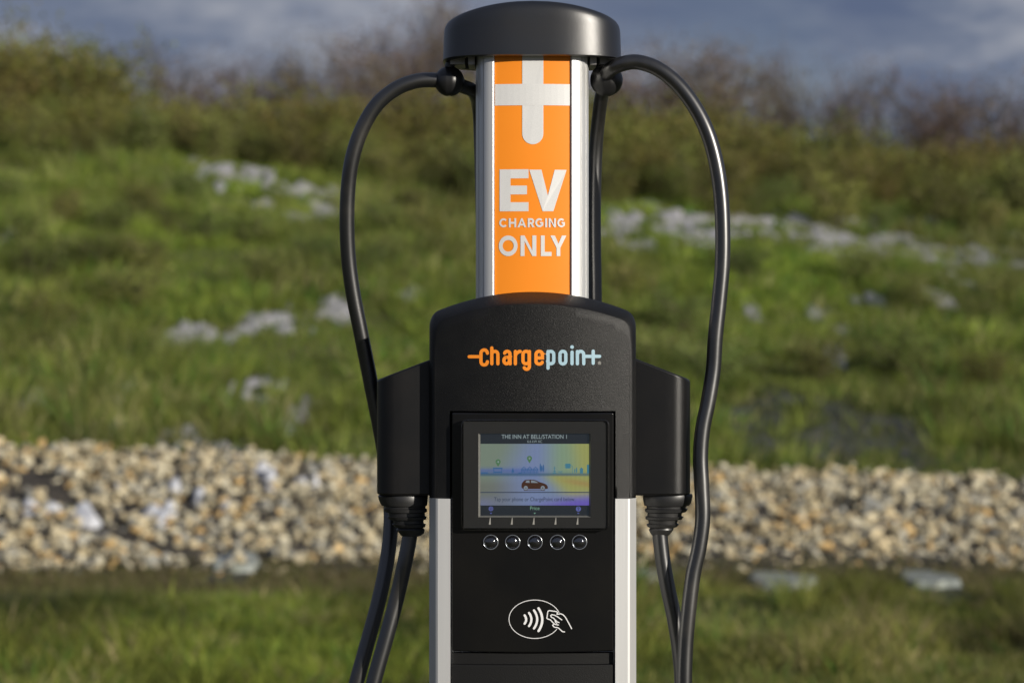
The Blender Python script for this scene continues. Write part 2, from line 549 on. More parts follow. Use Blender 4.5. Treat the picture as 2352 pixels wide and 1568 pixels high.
def grass_cols(x, y, n):
    q = zone(x, y)[:, None]
    fresh = np.array([0.180, 0.240, 0.034]); olive = np.array([0.175, 0.195, 0.046]); straw = np.array([0.38, 0.35, 0.16]); deep = np.array([0.060, 0.135, 0.020])
    c = fresh*(1-q) + olive*q
    r = rng.uniform(0, 1, (n, 1))
    c = np.where(r < 0.07 + 0.10*q, straw*(0.5+0.5*rng.uniform(0, 1, (n, 1))), c)
    c = np.where(r > 0.84, deep, c)
    c = c * rng.uniform(0.75, 1.4, (n, 1))
    return c

# patches of pale chippings / thin snow and dark soil where grass is sparse: (px, py, rx, ry) on the drawing
def ray_ground(px, py):
    """where the sight line through a drawing point meets the terrain"""
    kx = (px - 1176)/5880.0; kz = (784 - py)/5880.0
    dv = np.arange(9.0, 60, 0.05)
    hit = EYE + kz*dv <= zg(kx*dv, dv - D)
    d = float(dv[int(np.argmax(hit))]) if hit.any() else 60.0
    return kx*d, d - D

PATCH = [(1960,590,70,14),(2030,598,60,12),(2080,570,80,16),(2150,590,80,16),(2220,580,70,16),(2280,600,70,16),(2340,610,60,14),(1640,560,60,14),(1530,520,70,18),
         (440,372,30,8),(490,385,45,16),(530,400,60,20),(590,388,50,12),(560,425,50,14),(640,385,60,10),(660,430,60,16),(700,450,60,14),(720,475,45,18),(750,500,40,18),
         (760,440,50,14),(690,505,40,16),(610,480,35,14),(900,470,40,14),(980,440,30,10),(700,530,25,12),
         (440,765,75,12),(405,785,40,8),(570,750,40,8),(660,738,60,12),(690,725,40,8),(780,718,50,12),(940,680,40,10),(580,895,45,10),(620,885,40,8),
         (705,962,45,10),(430,1018,45,9),(240,1015,25,7),(520,1045,40,9),(300,890,30,8),(20,545,30,10),(90,910,30,8),
         (1400,470,40,14),(1440,495,60,20),(1500,490,70,22),(1560,505,90,30),(1600,540,80,24),(1660,505,70,18),(1700,540,70,22),(1760,525,60,18),(1800,505,60,14),
         (1830,545,90,22),(1890,540,80,18),(1930,560,80,16),(1980,520,60,14),(2010,575,90,16),(2060,545,60,14),(2110,590,90,14),(2180,560,60,14),(2160,600,90,12),(2230,545,50,12),(2250,605,60,10),(2330,585,50,12),
         (2130,520,50,10),(2290,550,40,9),(1480,560,60,14),(1400,530,50,12),(1870,520,60,12),
         (1990,700,35,12),(1880,730,25,10),(2150,700,30,10),(1920,760,25,14),(1900,800,20,12),(1730,720,25,9),
         (1920,830,25,10),(2200,650,30,9)]
PG = []
for (px, py, rx, ry) in PATCH:
    gx, gy = ray_ground(px, py)
    d = gy + D
    wx = rx/5880.0*d
    _, y0 = ray_ground(px, py + ry); _, y1 = ray_ground(px, py - ry)
    PG.append((gx, (y0+y1)/2, wx, max(0.22, abs(y1-y0)/2)))
_q = random.Random(5)
PG2 = []
for (px, py, rx, ry) in PATCH:
    for k in range(max(2, int(rx/5))):
        a = _q.gauss(0, 0.6); b = _q.gauss(0, 0.6)
        gx, gy = ray_ground(px + a*rx, py + b*ry + 0.10*a*rx*(1 if py < 700 else -0.6))
        d = gy + D
        PG2.append((gx, gy, _q.uniform(6, 20)/5880.0*d, _q.uniform(0.3, 0.8)))
PG = PG2
DARK = []
for (px, py, rx, ry) in [(1790,955,110,30),(1950,975,130,30),(2060,1000,90,24),(1880,1020,110,16),(1720,995,60,18)]:
    gx, gy = ray_ground(px, py); d = gy + D
    DARK.append((gx, gy, rx/5880.0*d, 1.0))

def patch_mask(x, y, patches):
    m_ = np.full_like(x, -9.0)
    nz = 0.85*fbm(x*8, y*3.5, 1.3, 3, 44)
    order = None
    for (gx, gy, wx, wy) in patches:
        if x.ndim == 1 and len(x) > 5000:
            if order is None: order = np.argsort(y); ys_ = y[order]
            i0, i1 = np.searchsorted(ys_, [gy - 1.5*wy, gy + 1.5*wy]); ii = order[i0:i1]
            q = ((x[ii]-gx)/wx)**2 + ((y[ii]-gy)/wy)**2
            m_[ii] = np.maximum(m_[ii], 1.15 - q)
        else:
            q = ((x-gx)/wx)**2 + ((y-gy)/wy)**2
            m_ = np.maximum(m_, 1.15 - q)
    return m_ + nz * (m_ > -0.5)

gm = M['blade']
ICE = [(1795, 1343, 78, 17), (2130, 1341, 64, 17), (1492, 1332, 42, 8), (545, 1304, 55, 7)]
ICEG = []
for (px, py, rx, ry) in ICE:
    gx, gy = ray_ground(px, py); d = gy + D
    ICEG.append((gx, gy, rx/5880.0*d, ry/5880.0*d*d/1.44*0.9))
def icefree(x, y):
    k = np.ones(len(x), bool)
    for (gx, gy, wx, wy) in ICEG:
        k &= ~((np.abs(x-gx) < wx*0.95) & (y < gy + wy) & (y > gy - wy - 0.75))
    return k
# foreground sward: splayed tufts over a short undergrowth
def foreground():
    X_, Y_, H_, W_, L_, C_, B_ = [], [], [], [], [], [], []
    n = 90000
    x, y = scatter(n, 9.0, 15.9, 1.6)
    edge = 15.0 + 0.5*fbm(x, x*0+3, 1.1, 3, 5)
    keep = (y + D < edge) | (rng.uniform(0, 1, n) < 0.55)
    keep &= icefree(x, y)
    x, y = x[keep], y[keep]; n = len(x)
    far = np.clip((y + D - 14.0)/1.2, 0, 1)
    c = grass_cols(x, y, n)*(0.75 + 0.45*np.clip(1.8*fbm(x+9, y*0.5, 2.4, 4, 77), -1, 1))[:, None]*(1 - far[:, None]) + far[:, None]*np.array([0.22, 0.20, 0.085])*rng.uniform(0.6, 1.2, (n, 1))
    X_.append(x); Y_.append(y); H_.append((0.03 + 0.06*rng.uniform(0, 1, n))*(1-0.5*far)); W_.append(rng.uniform(0.005, 0.009, n)); L_.append(rng.uniform(0.3, 1.0, n)); C_.append(c); B_.append(rng.uniform(0, 2*PI, n))
    n = 26000
    x, y = scatter(n, 14.7, 16.25, 1.6)
    k = icefree(x, y); x, y = x[k], y[k]; n = len(x)
    X_.append(x); Y_.append(y); H_.append(rng.uniform(0.02, 0.07, n)*np.where(rng.uniform(0, 1, n) < 0.06, 2.2, 1)); W_.append(rng.uniform(0.006, 0.012, n)); L_.append(rng.uniform(0.4, 1.0, n))
    C_.append(np.where(rng.uniform(0, 1, (n, 1)) < 0.5, np.array([0.15, 0.155, 0.05]), np.array([0.17, 0.135, 0.07]))*rng.uniform(0.5, 1.2, (n, 1))); B_.append(rng.uniform(0, 2*PI, n))
    n = 7000
    x, y = scatter(n, 9.0, 14.7, 1.6)
    k = fbm(x, y*0.7, 1.5, 3, 74) > -0.35
    k &= icefree(x, y)
    x, y = x[k], y[k]
    sz = rng.lognormal(0, 0.35, len(x))
    br = rng.uniform(0.5, 1.35, len(x))*(1 + 0.45*np.clip(1.8*fbm(x+9, y*0.5, 2.4, 4, 77), -1, 1))
    bx_, by_, a, i, rr_ = tufts(x, y, 15, 0.035 + 0.03*sz)
    n = len(bx_)
    c = grass_cols(x, y, len(x))[i]*br[i][:, None]*rng.uniform(0.85, 1.15, (n, 1))*np.array([0.98, 0.88, 0.95])
    X_.append(bx_); Y_.append(by_); H_.append((0.09*sz[i] + 0.015)*(1 + 0.7*np.clip(1.8*fbm(bx_, by_*0.5, 2.6, 3, 78), -0.8, 1))*rng.uniform(0.55, 1.2, n)*(0.75 + 0.7*zone(bx_, by_))*np.clip((15.4 - by_ - D)/1.5, 0.25, 1)); W_.append(rng.uniform(0.005, 0.009, n)); L_.append(0.3 + 0.8*rr_*rng.uniform(0.5, 1, n)); C_.append(c); B_.append(a)
    f = np.concatenate
    blades('foreground_grass', f(X_), f(Y_), f(H_), f(W_), f(L_), f(C_), gm, 'unmown green grass in front of the stone bank', 'grass', f(B_))
foreground()
def slope():
    X_, Y_, H_, W_, L_, C_, B_ = [], [], [], [], [], [], []
    n = 330000
    x, y = scatter(n, BANK1 - 0.25, 37.0, 1.8, 0.9)
    pm = patch_mask(x, y, PG); dm = patch_mask(x, y, DARK); rr = rng.uniform(0, 1, n)
    k = ((pm < 0.40) | (rr < 0.22)) & ((dm < 0.2) | (rr < 0.6)) & (y + D > BANK1 + 0.2*fbm(x, x*0, 2.0, 3, 13))
    x, y, dm = x[k], y[k], dm[k]; n = len(x)
    c = grass_cols(x, y, n)
    c = np.where((dm > 0.1)[:, None], c*0.5 + np.array([0.02, 0.02, 0.022]), c)
    X_.append(x); Y_.append(y); H_.append((0.04 + 0.08*rng.uniform(0, 1, n))*(0.7 + 0.6*zone(x, y))); W_.append(rng.uniform(0.009, 0.018, n)); L_.append(rng.uniform(0.2, 1.0, n)); C_.append(c); B_.append(rng.uniform(0, 2*PI, n))
    n = 34000
    x, y = scatter(n, BANK1 - 0.15, 37.0, 1.8, 0.85)
    pm = patch_mask(x, y, PG); dm = patch_mask(x, y, DARK)
    k = (pm < 0.25) & (dm < 0.15 + 0.5*(rng.uniform(0, 1, n) < 0.3)) & (fbm(x, y*0.7, 1.9, 3, 75) > -0.30)
    x, y = x[k], y[k]
    sz = np.clip(rng.lognormal(0, 0.42, len(x)), 0.4, 2.0)*(0.75 + 0.7*zone(x, y))
    br = rng.uniform(0.35, 1.6, len(x))*(1.12 + 0.16*np.clip(1.7*fbm(x+40, y*0.6, 2.6, 4, 72), -1, 1))
    bx_, by_, a, i, rr_ = tufts(x, y, 14, 0.04 + 0.035*sz)
    n = len(bx_)
    c = grass_cols(x, y, len(x))[i]*br[i][:, None]*rng.uniform(0.85, 1.15, (n, 1))
    X_.append(bx_); Y_.append(by_); H_.append((0.125*sz[i] + 0.02)*rng.uniform(0.5, 1.25, n)); W_.append(rng.uniform(0.010, 0.020, n)); L_.append(0.15 + 0.85*rr_*rng.uniform(0.5, 1, n)); C_.append(c); B_.append(a)
    f = np.concatenate
    blades('slope_grass', f(X_), f(Y_), f(H_), f(W_), f(L_), f(C_), gm, 'rough green and olive grass covering the rising slope', 'grass', f(B_), True)
slope()

# ------------------------------------------------------------------ pale patches on the slope, snow among the stones
def lumpy(name, patches, material, label, cat, lift, cell=0.05, thr=0.25, bumpy=0.02):
    vs, fs = [], []
    for (gx, gy, wx, wy) in patches:
        nx = max(5, int(2.6*wx/cell)); ny = max(5, int(2.6*wy/cell))
        X_, Y_ = np.meshgrid(np.linspace(gx-1.3*wx, gx+1.3*wx, nx), np.linspace(gy-1.3*wy, gy+1.3*wy, ny))
        m_ = patch_mask(X_, Y_, [(gx, gy, wx, wy)])
        Z_ = zg(X_, Y_) - 0.01 + np.clip((m_ - thr)*1.2, -0.4, 1)*lift + bumpy*fbm(X_*14, Y_*14, 1.2, 2, 8) + bumpy*rng.uniform(-0.5, 0.5, X_.shape)
        n0 = len(vs)
        vs += list(np.stack([X_.ravel(), Y_.ravel(), Z_.ravel()], 1))
        for i in range(ny-1):
            for j in range(nx-1):
                if m_[i:i+2, j:j+2].max() > thr - 0.1:
                    a = n0 + i*nx + j
                    fs.append((a, a+1, a+nx+1, a+nx))
    return tag(mesh_obj(name, vs, fs, material, None, True), label, cat, kind='stuff')

PGs = [(gx, gy, wx, wy) for (gx, gy, wx, wy) in PG]
lumpy('pale_patches', PGs, mat('thin_grey_snow', (0.38, 0.37, 0.385), 0.85, bump=(30, 0.5, 0.01), var=(9, (0.26, 0.26, 0.25), 0.45, 0.7)),
      'pale grey patches of thin old snow between the grass of the slope', 'snow', 0.04, thr=0.38)
lumpy('dark_bare_patch', DARK, mat('dark_grey_gravel', (0.050, 0.052, 0.056), 0.9, bump=(25, 0.8, 0.02), var=(12, (0.13, 0.13, 0.13), 0.55, 0.75)),
      'dark grey bare gravel patch above the stones on the right', 'gravel', 0.025, thr=0.35)

# ------------------------------------------------------------------ bank of loose stones
M['stone'] = attr_mat('weathered_stone', rough=0.85, spec=0.25, bump=(45, 0.5, 0.004))
pal = [(0.56,0.46,0.31),(0.62,0.53,0.38),(0.48,0.40,0.27),(0.68,0.61,0.47),(0.56,0.38,0.18),(0.40,0.36,0.28),(0.34,0.33,0.31),(0.50,0.46,0.39),(0.64,0.58,0.46),(0.28,0.24,0.17),(0.52,0.43,0.28)]
def stone_mesh(k):
    r = random.Random(k)
    bm = bmesh.new()
    sx, sy, sz = r.uniform(0.8, 1.3), r.uniform(0.7, 1.0), r.uniform(0.55, 0.85)
    for i in range(15):
        v = Vector((r.gauss(0, 1), r.gauss(0, 1), r.gauss(0, 1))).normalized() * r.uniform(0.85, 1.05)
        bm.verts.new((v.x*sx*0.5, v.y*sy*0.5, v.z*sz*0.5))
    res = bmesh.ops.convex_hull(bm, input=bm.verts)
    bmesh.ops.delete(bm, geom=[g for g in res['geom_interior'] if isinstance(g, bmesh.types.BMVert)], context='VERTS')
    me = bpy.data.meshes.new('stone')
    bm.to_mesh(me); bm.free()
    c = np.array(pal[k % len(pal)])*np.array([0.97, 0.985, 0.92]); q = r.uniform(0.85, 1.1)
    cols = np.ones((len(me.loops), 4), np.float32); cols[:, :3] = np.array(c)*q
    col_attr(me, cols)
    me.materials.append(M['stone'])
    return me
SM = [stone_mesh(k) for k in range(44)]
SV = []
for me in SM:
    vv = np.array([v.co[:] for v in me.vertices]); ff = [tuple(p.vertices) for p in me.polygons]
    cc = np.array(me.color_attributes['Col'].data[0].color[:3])
    SV.append((vv, ff, cc))

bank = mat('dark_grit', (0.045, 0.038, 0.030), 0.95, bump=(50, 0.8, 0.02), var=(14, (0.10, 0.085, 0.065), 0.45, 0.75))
def shadow_line(x, d):
    """shadow line across the left stones, shaped as a narrow dark groove"""
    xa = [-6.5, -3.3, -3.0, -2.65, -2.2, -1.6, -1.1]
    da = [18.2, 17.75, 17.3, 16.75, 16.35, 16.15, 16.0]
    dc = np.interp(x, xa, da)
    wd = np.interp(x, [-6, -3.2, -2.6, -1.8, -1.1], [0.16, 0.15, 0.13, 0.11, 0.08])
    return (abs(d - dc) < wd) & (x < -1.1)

bx = np.linspace(-6.5, 6.5, 150); bd = np.linspace(15.8, 18.85, 44)
BX, BD = np.meshgrid(bx, bd)
taper = np.clip((BD-15.8)/0.3, 0, 1)*np.clip((18.85-BD)/0.3, 0, 1)
BZ = zg(BX, BD-D) - 0.010*shadow_line(BX, BD) + (0.018 + 0.012*fbm(BX*6, BD*6, 1, 2, 4))*taper - 0.012*(1-taper)
bank_o = mesh_obj('stone_bank', np.stack([BX.ravel(), (BD-D).ravel(), BZ.ravel()], 1),
                  [(i*150+j, i*150+j+1, (i+1)*150+j+1, (i+1)*150+j) for i in range(43) for j in range(149)], bank, None, True)
bank_o['kind'] = 'structure'
bank_o['label'] = 'low bank of loose tan and grey stones across the foot of the slope'

EX = np.linspace(-6, 6, 400); ETOP = 18.5 + 0.22*fbm(EX, 0*EX, 1.7, 4, 31); EBOT = 16.05 + 0.30*fbm(EX, 0*EX + 1, 1.5, 4, 32)
stones = []
gridocc = {}
for layer in range(2):
    want = 9000 if layer == 0 else 2400
    for _ in range(want):
        d = random.uniform(15.75, 18.75)
        x = random.uniform(-1, 1)*(d*0.2 + 1.5)
        s = random.choice([0.05, 0.06, 0.07, 0.08, 0.09, 0.10, 0.11]) * random.uniform(0.72, 1.05)
        if random.random() < 0.02: s *= 1.6
        top = float(np.interp(x, EX, ETOP)); bot = float(np.interp(x, EX, EBOT))
        if d > top or d < bot:
            if random.random() < 0.85: continue
            s *= 0.6
        if shadow_line(x, d): continue  # stones left out so bare dark grit imitates the shadow line
        key = (int(x/0.045), int(d/0.055), layer)
        if layer == 0 and key in gridocc: continue
        gridocc[key] = 1
        y = d - D
        z = s*0.18 + layer*0.045 + random.uniform(-0.005, 0.02)
        stones.append((x, y, z, s, random.randrange(44), random.uniform(0, 2*PI), random.uniform(-0.7, 0.7), random.uniform(-0.7, 0.7)))
_zz = zg(np.array([q[0] for q in stones]), np.array([q[1] for q in stones]))
stones = [(q[0], q[1], q[2] + float(zq), *q[3:]) for q, zq in zip(stones, _zz)]
# shown largest first
def shown(st):
    x, y, z, s = st[:4]; d = y + D
    return (s/d) * (1.0 if abs(x/d) < 0.2 else 0.01) * (0.02 if (-0.135 < x < 0.16) else 1.0)
stones.sort(key=shown, reverse=True)
for st in stones[:300]:
    x, y, z, s, k, a, b, c = st
    o = new_obj('stone', SM[k], bank_o)
    o.location = (x, y, z); o.scale = (s, s, s); o.rotation_euler = (b, c, a)
vs, fs, cs = [], [], []
nv = 0
from mathutils import Euler
for st in stones[300:]:
    x, y, z, s, k, a, b, c = st
    vv, ff, cc = SV[k]
    Rm = np.array(Euler((b, c, a)).to_matrix())
    w = (vv @ Rm.T)*s + np.array([x, y, z])
    vs.append(w)
    cq = np.append(cc*random.uniform(0.85, 1.15), 1.0)
    for f in ff:
        fs.append(tuple(i + nv for i in f)); cs += [cq]*len(f)
    nv += len(vv)
o = mesh_obj('small_stones', np.concatenate(vs), fs, M['stone'], bank_o)
col_attr(o.data, np.array(cs))
o['kind'] = 'stuff'

# snow lodged between the stones
M['snow'] = mat('white_snow', (0.60, 0.61, 0.64), 0.6, bump=(60, 0.5, 0.006), var=(12, (0.48, 0.50, 0.54), 0.4, 0.7))
SN = []
for (px, py, rx, ry) in [(195,1205,38,16),(215,1222,30,8),(70,1190,25,8),(340,1205,40,16),(365,1220,22,12),(385,1190,20,10),(460,1160,14,12),(560,1155,30,9),(610,1150,25,7),(610,1120,25,10),(590,1105,30,6),(530,1130,14,6),
                         (520,1195,18,6),(400,1145,14,5),(270,1140,12,5),(690,1135,16,6),(725,1128,16,8),(120,1185,30,5)]:
    gx, gy = ray_ground(px, py - 6); d = gy + D
    SN.append((gx, gy, rx/5880.0*d, max(0.06, ry/5880.0*d*3.6)))
lumpy('snow_between_stones', SN, M['snow'], 'white snow remnants lodged between the stones on the left', 'snow', 0.10, cell=0.02, thr=0.25, bumpy=0.02)

# flat ice at the foot of the stones
def ice(name, geo, label):
    gx, gy, wx, wy = geo
    ring = []
    for k in range(40):
        a = 2*PI*k/40; q = 1 + 0.14*math.sin(3*a+gx) + 0.08*math.sin(7*a+gy)
        ring.append((gx + wx*q*math.cos(a), gy + wy*q*math.sin(a)))
    v = [(p[0], p[1], float(zg(p[0], p[1])) + 0.004) for p in ring]
    v2 = [(gx + (p[0]-gx)*0.93, gy + (p[1]-gy)*0.93, float(zg(p[0], p[1])) + 0.045) for p in ring]
    f = [(k, (k+1) % 40, 40+(k+1) % 40, 40+k) for k in range(40)] + [tuple(range(40, 80))]
    o = mesh_obj(name, v + v2, f, M['ice'], None, True, 40)
    tag(o, label, 'ice', 'ice patches at the foot of the stones')
M['ice'] = mat('grey_ice', (0.34, 0.37, 0.34), 0.38, 0, 0.5, bump=(12, 0.3, 0.01), var=(6, (0.20, 0.21, 0.15), 0.45, 0.65))
ice('ice_patch', ICEG[0], 'wide pale ice patch right of the charger, just below the stones')
ice('ice_patch', ICEG[1], 'pale blue grey ice patch farthest to the right below the stones')
ice('ice_patch', ICEG[2], 'narrow ice patch showing behind the right charging cable')
ice('ice_patch', ICEG[3], 'thin ice sliver at the foot of the stones left of the charger')

# ------------------------------------------------------------------ shrubs and trees
M['leaf'] = attr_mat('olive_leaves', rough=0.65, transl=0.3, spec=0.2, objvar=1.0)
M['bark'] = mat('grey_brown_bark', (0.10, 0.08, 0.06), 0.9, bump=(30, 0.6, 0.01), var=(8, (0.06, 0.05, 0.04), 0.4, 0.6))

def tri_cloud(cent, size, cols, aspect=2.2, up=0.5):
    """little leaf or twig triangles at given centres"""
    n = len(cent)
    d = rng.normal(0, 1, (n, 3)); d[:, 2] = np.abs(d[:, 2])*up*2
    d /= np.linalg.norm(d, axis=1)[:, None]
    r = rng.normal(0, 1, (n, 3)); s = np.cross(d, r); s /= np.linalg.norm(s, axis=1)[:, None]
    L = (size*rng.uniform(0.6, 1.4, n))[:, None]
    v = np.empty((n, 4, 3), np.float32)
    v[:, 0] = cent - d*L/2; v[:, 1] = cent + s*L/aspect/2; v[:, 2] = cent + d*L/2; v[:, 3] = cent - s*L/aspect/2
    q = (np.arange(n)*4)[:, None] + np.array([0, 1, 2, 3])
    me = bpy.data.meshes.new('foliage')
    me.vertices.add(n*4); me.vertices.foreach_set('co', v.ravel())
    me.loops.add(n*4); me.loops.foreach_set('vertex_index', q.ravel().astype(np.int32))
    me.polygons.add(n)
    me.polygons.foreach_set('loop_start', np.arange(n, dtype=np.int32)*4)
    me.polygons.foreach_set('loop_total', np.full(n, 4, np.int32))
    me.update()
    c = np.ones((n, 4, 4), np.float32); c[:, :, :3] = cols[:, None, :]
    col_attr(me, c.reshape(-1, 4))
    return me

def branches(r, height, spread, nmain, depth, rad):
    """skeleton: list of (p0, p1, r0, r1) and tips"""
    segs, tips = [], []
    def grow(p, d, L, rd, lev):
        q = p
        for k in range(3):
            d = (d + Vector((r.gauss(0, .12), r.gauss(0, .12), r.gauss(0.03, .08)))).normalized()
            q2 = q + d*L/3
            segs.append((q, q2, rd*(1-k*0.2), rd*(1-(k+1)*0.2)))
            if lev >= 1: tips.append((q2, lev))
            q = q2
            if lev < depth:
                for _ in range(r.choice([1, 2])):
                    dd = (d + Vector((r.gauss(0, .6), r.gauss(0, .6), r.gauss(0.15, .3)))).normalized()
                    grow(q, dd, L*r.uniform(0.5, 0.72), rd*0.5, lev+1)
        tips.append((q, lev+1))
    segs.append((Vector((0, 0, -0.05)), Vector((0, 0, height*0.06 + 0.01)), rad*1.5, rad*1.2))
    for i in range(nmain):
        a = 2*PI*(i + r.random()*0.7)/nmain
        t = spread*r.uniform(0.3, 1)
        d = Vector((math.cos(a)*t, math.sin(a)*t, 1)).normalized()
        grow(Vector((0, 0, height*0.06)), d, height*r.uniform(0.45, 0.62), rad, 0)
    return segs, tips

def seg_mesh(segs):
    mb = MB()
    for (a, b, r0, r1) in segs:
        mb.tube([a, b], [max(r0, .004), max(r1, .003)], 4 if r0 < 0.03 else 6, caps=False)
    me = bpy.data.meshes.new('stems')
    me.from_pydata(mb.v, [], mb.f); me.update()
    me.materials.append(M['bark'])
    return me

def plant_proto(kind, seed):
    r = random.Random(seed)
    if kind == 'shrub':          # 1.8 m rounded, leafy to the ground
        segs, tips = branches(r, 1.7, 0.8, 7, 1, 0.022)
        n = 3600; per, size, asp = 0.15, 0.075, 2.2
        pal_ = np.array([(0.215,0.225,0.048),(0.185,0.200,0.046),(0.130,0.145,0.036),(0.225,0.195,0.055),(0.15,0.125,0.048)])
    elif kind == 'weed':         # low dark clump on the slope
        segs, tips = branches(r, 0.8, 0.7, 8, 1, 0.008)
        n = 1700; per, size, asp = 0.075, 0.06, 3.0
        pal_ = np.array([(0.20,0.235,0.055),(0.165,0.200,0.045),(0.25,0.25,0.085),(0.15,0.15,0.048)])
    elif kind == 'brown':        # half-bare brown-leaved small tree
        segs, tips = branches(r, 3.6, 0.5, 3, 2, 0.06)
        n = 4200; per, size, asp = 0.26, 0.09, 3.0
        pal_ = np.array([(0.20,0.135,0.105),(0.17,0.135,0.11),(0.20,0.155,0.085),(0.155,0.125,0.13)])
    else:                        # bare twiggy tree
        segs, tips = branches(r, 4.2, 0.4, 2, 3, 0.07)
        n = 3600; per, size, asp = 0.22, 0.16, 12.0
        pal_ = np.array([(0.18,0.14,0.145),(0.16,0.135,0.14),(0.20,0.155,0.13)])
    tp = np.array([t[0][:] for t in tips])
    idx = rng.integers(0, len(tp), n)
    c = tp[idx] + rng.normal(0, per, (n, 3))
    if kind in ('shrub', 'weed'):
        # low skirt of leaves so the clump reaches the ground
        m_ = n//4
        hh = tp[:, 2].max()
        a = rng.uniform(0, 2*PI, m_); rr_ = rng.uniform(0.2, 0.55, m_)*hh*0.8
        c[:m_] = np.stack([np.cos(a)*rr_, np.sin(a)*rr_, rng.uniform(0.02, 0.45, m_)*hh], 1)
    c[:, 2] = np.maximum(c[:, 2], 0.02)
    cl = rng.integers(0, len(pal_), len(tp))   # whole twigs share a tint
    cols = pal_[cl[idx]] * rng.uniform(0.7, 1.25, (n, 1))
    me = tri_cloud(c, size, cols, asp, 0.6)
    me.materials.append(M['leaf'])
    top = float(np.percentile(c[:, 2], 97 if kind in ('shrub', 'weed') else 88))
    return seg_mesh(segs), me, top

PRO = {'shrub': [plant_proto('shrub', 11+i) for i in range(5)], 'weed': [plant_proto('weed', 31+i) for i in range(4)],
       'brown': [plant_proto('brown', 51+i) for i in range(4)], 'bare': [plant_proto('bare', 71+i) for i in range(4)]}

def plant(kind, name, px, d, top_py, wide, label, cat, group, parts=('stems', 'foliage')):
    """a plant whose foot stands on the terrain d metres away and whose top reaches a drawn height"""
    k = random.randrange(len(PRO[kind])); st, fo, top = PRO[kind][k]
    x = (px - 1176)/5880.0*d; y = d - D
    z = float(zg(x, y)) - 0.05
    H = EYE + (784 - top_py)/5880.0*d - z
    s = max(0.4, H)/top
    o = empty(name, (x, y, z), label, cat, group)
    o.rotation_euler = (0, 0, random.uniform(0, 2*PI))
    w = s*wide
    o.scale = (w, w, s)
    for nm, me in zip(parts, (st, fo)):
        c = bpy.data.objects.new(nm, me); C.objects.link(c); c.parent = o
    return o

def skyline(px):
    return float(np.interp(px, [-400, 0, 180, 240, 300, 420, 540, 620, 700, 780, 1000, 1450, 1600, 1700, 1900, 2100, 2352, 2800],
                               [110, 130, 150, 200, 250, 245, 250, 240, 245, 250, 250, 250, 275, 310, 330, 345, 350, 355]))
# leafy hedge along the crest: three staggered rows
hl = ['olive shrub in the front hedge row above the grass', 'olive shrub in the second hedge row', 'olive shrub in the third hedge row below the skyline', 'olive shrub in the rearmost hedge row']
cnt = 0
for row, (d0, off, step) in enumerate([(35.6, 62, 95), (37.5, 30, 100), (40.0, -10, 100), (43.5, 14 , 110)]):
    px = -330
    while px < 2700:
        p = px + random.uniform(-28, 28)
        wv = 22*math.sin(p*0.021 + row) + random.uniform(-16, 22)
        plant('shrub', 'shrub', p, d0 + random.uniform(-0.6, 0.6), skyline(p) + off + wv, random.uniform(0.95, 1.35), hl[row] + (', left of the charger' if p < 1176 else ', right of the charger'), 'shrub', 'hedge shrubs of row %s on the %s' % (['one', 'two', 'three', 'four'][row], 'left' if p < 1176 else 'right'))
        px += step; cnt += 1

# taller growth at the far left
for i, (p, t, d) in enumerate([(-60, 80, 44), (60, 95, 42), (140, 120, 43), (205, 165, 41)]):
    plant('shrub', 'shrub', p, d, t, 0.85, ['tall olive shrub cut by the left edge of the photo', 'tall brownish shrub on the skyline at far left, second from the edge',
          'tall shrub at far left where the skyline starts to drop', 'shrub at the foot of the tall left hand growth, beside the first gap of sky'][i], 'shrub', 'tall shrubs at the left end')
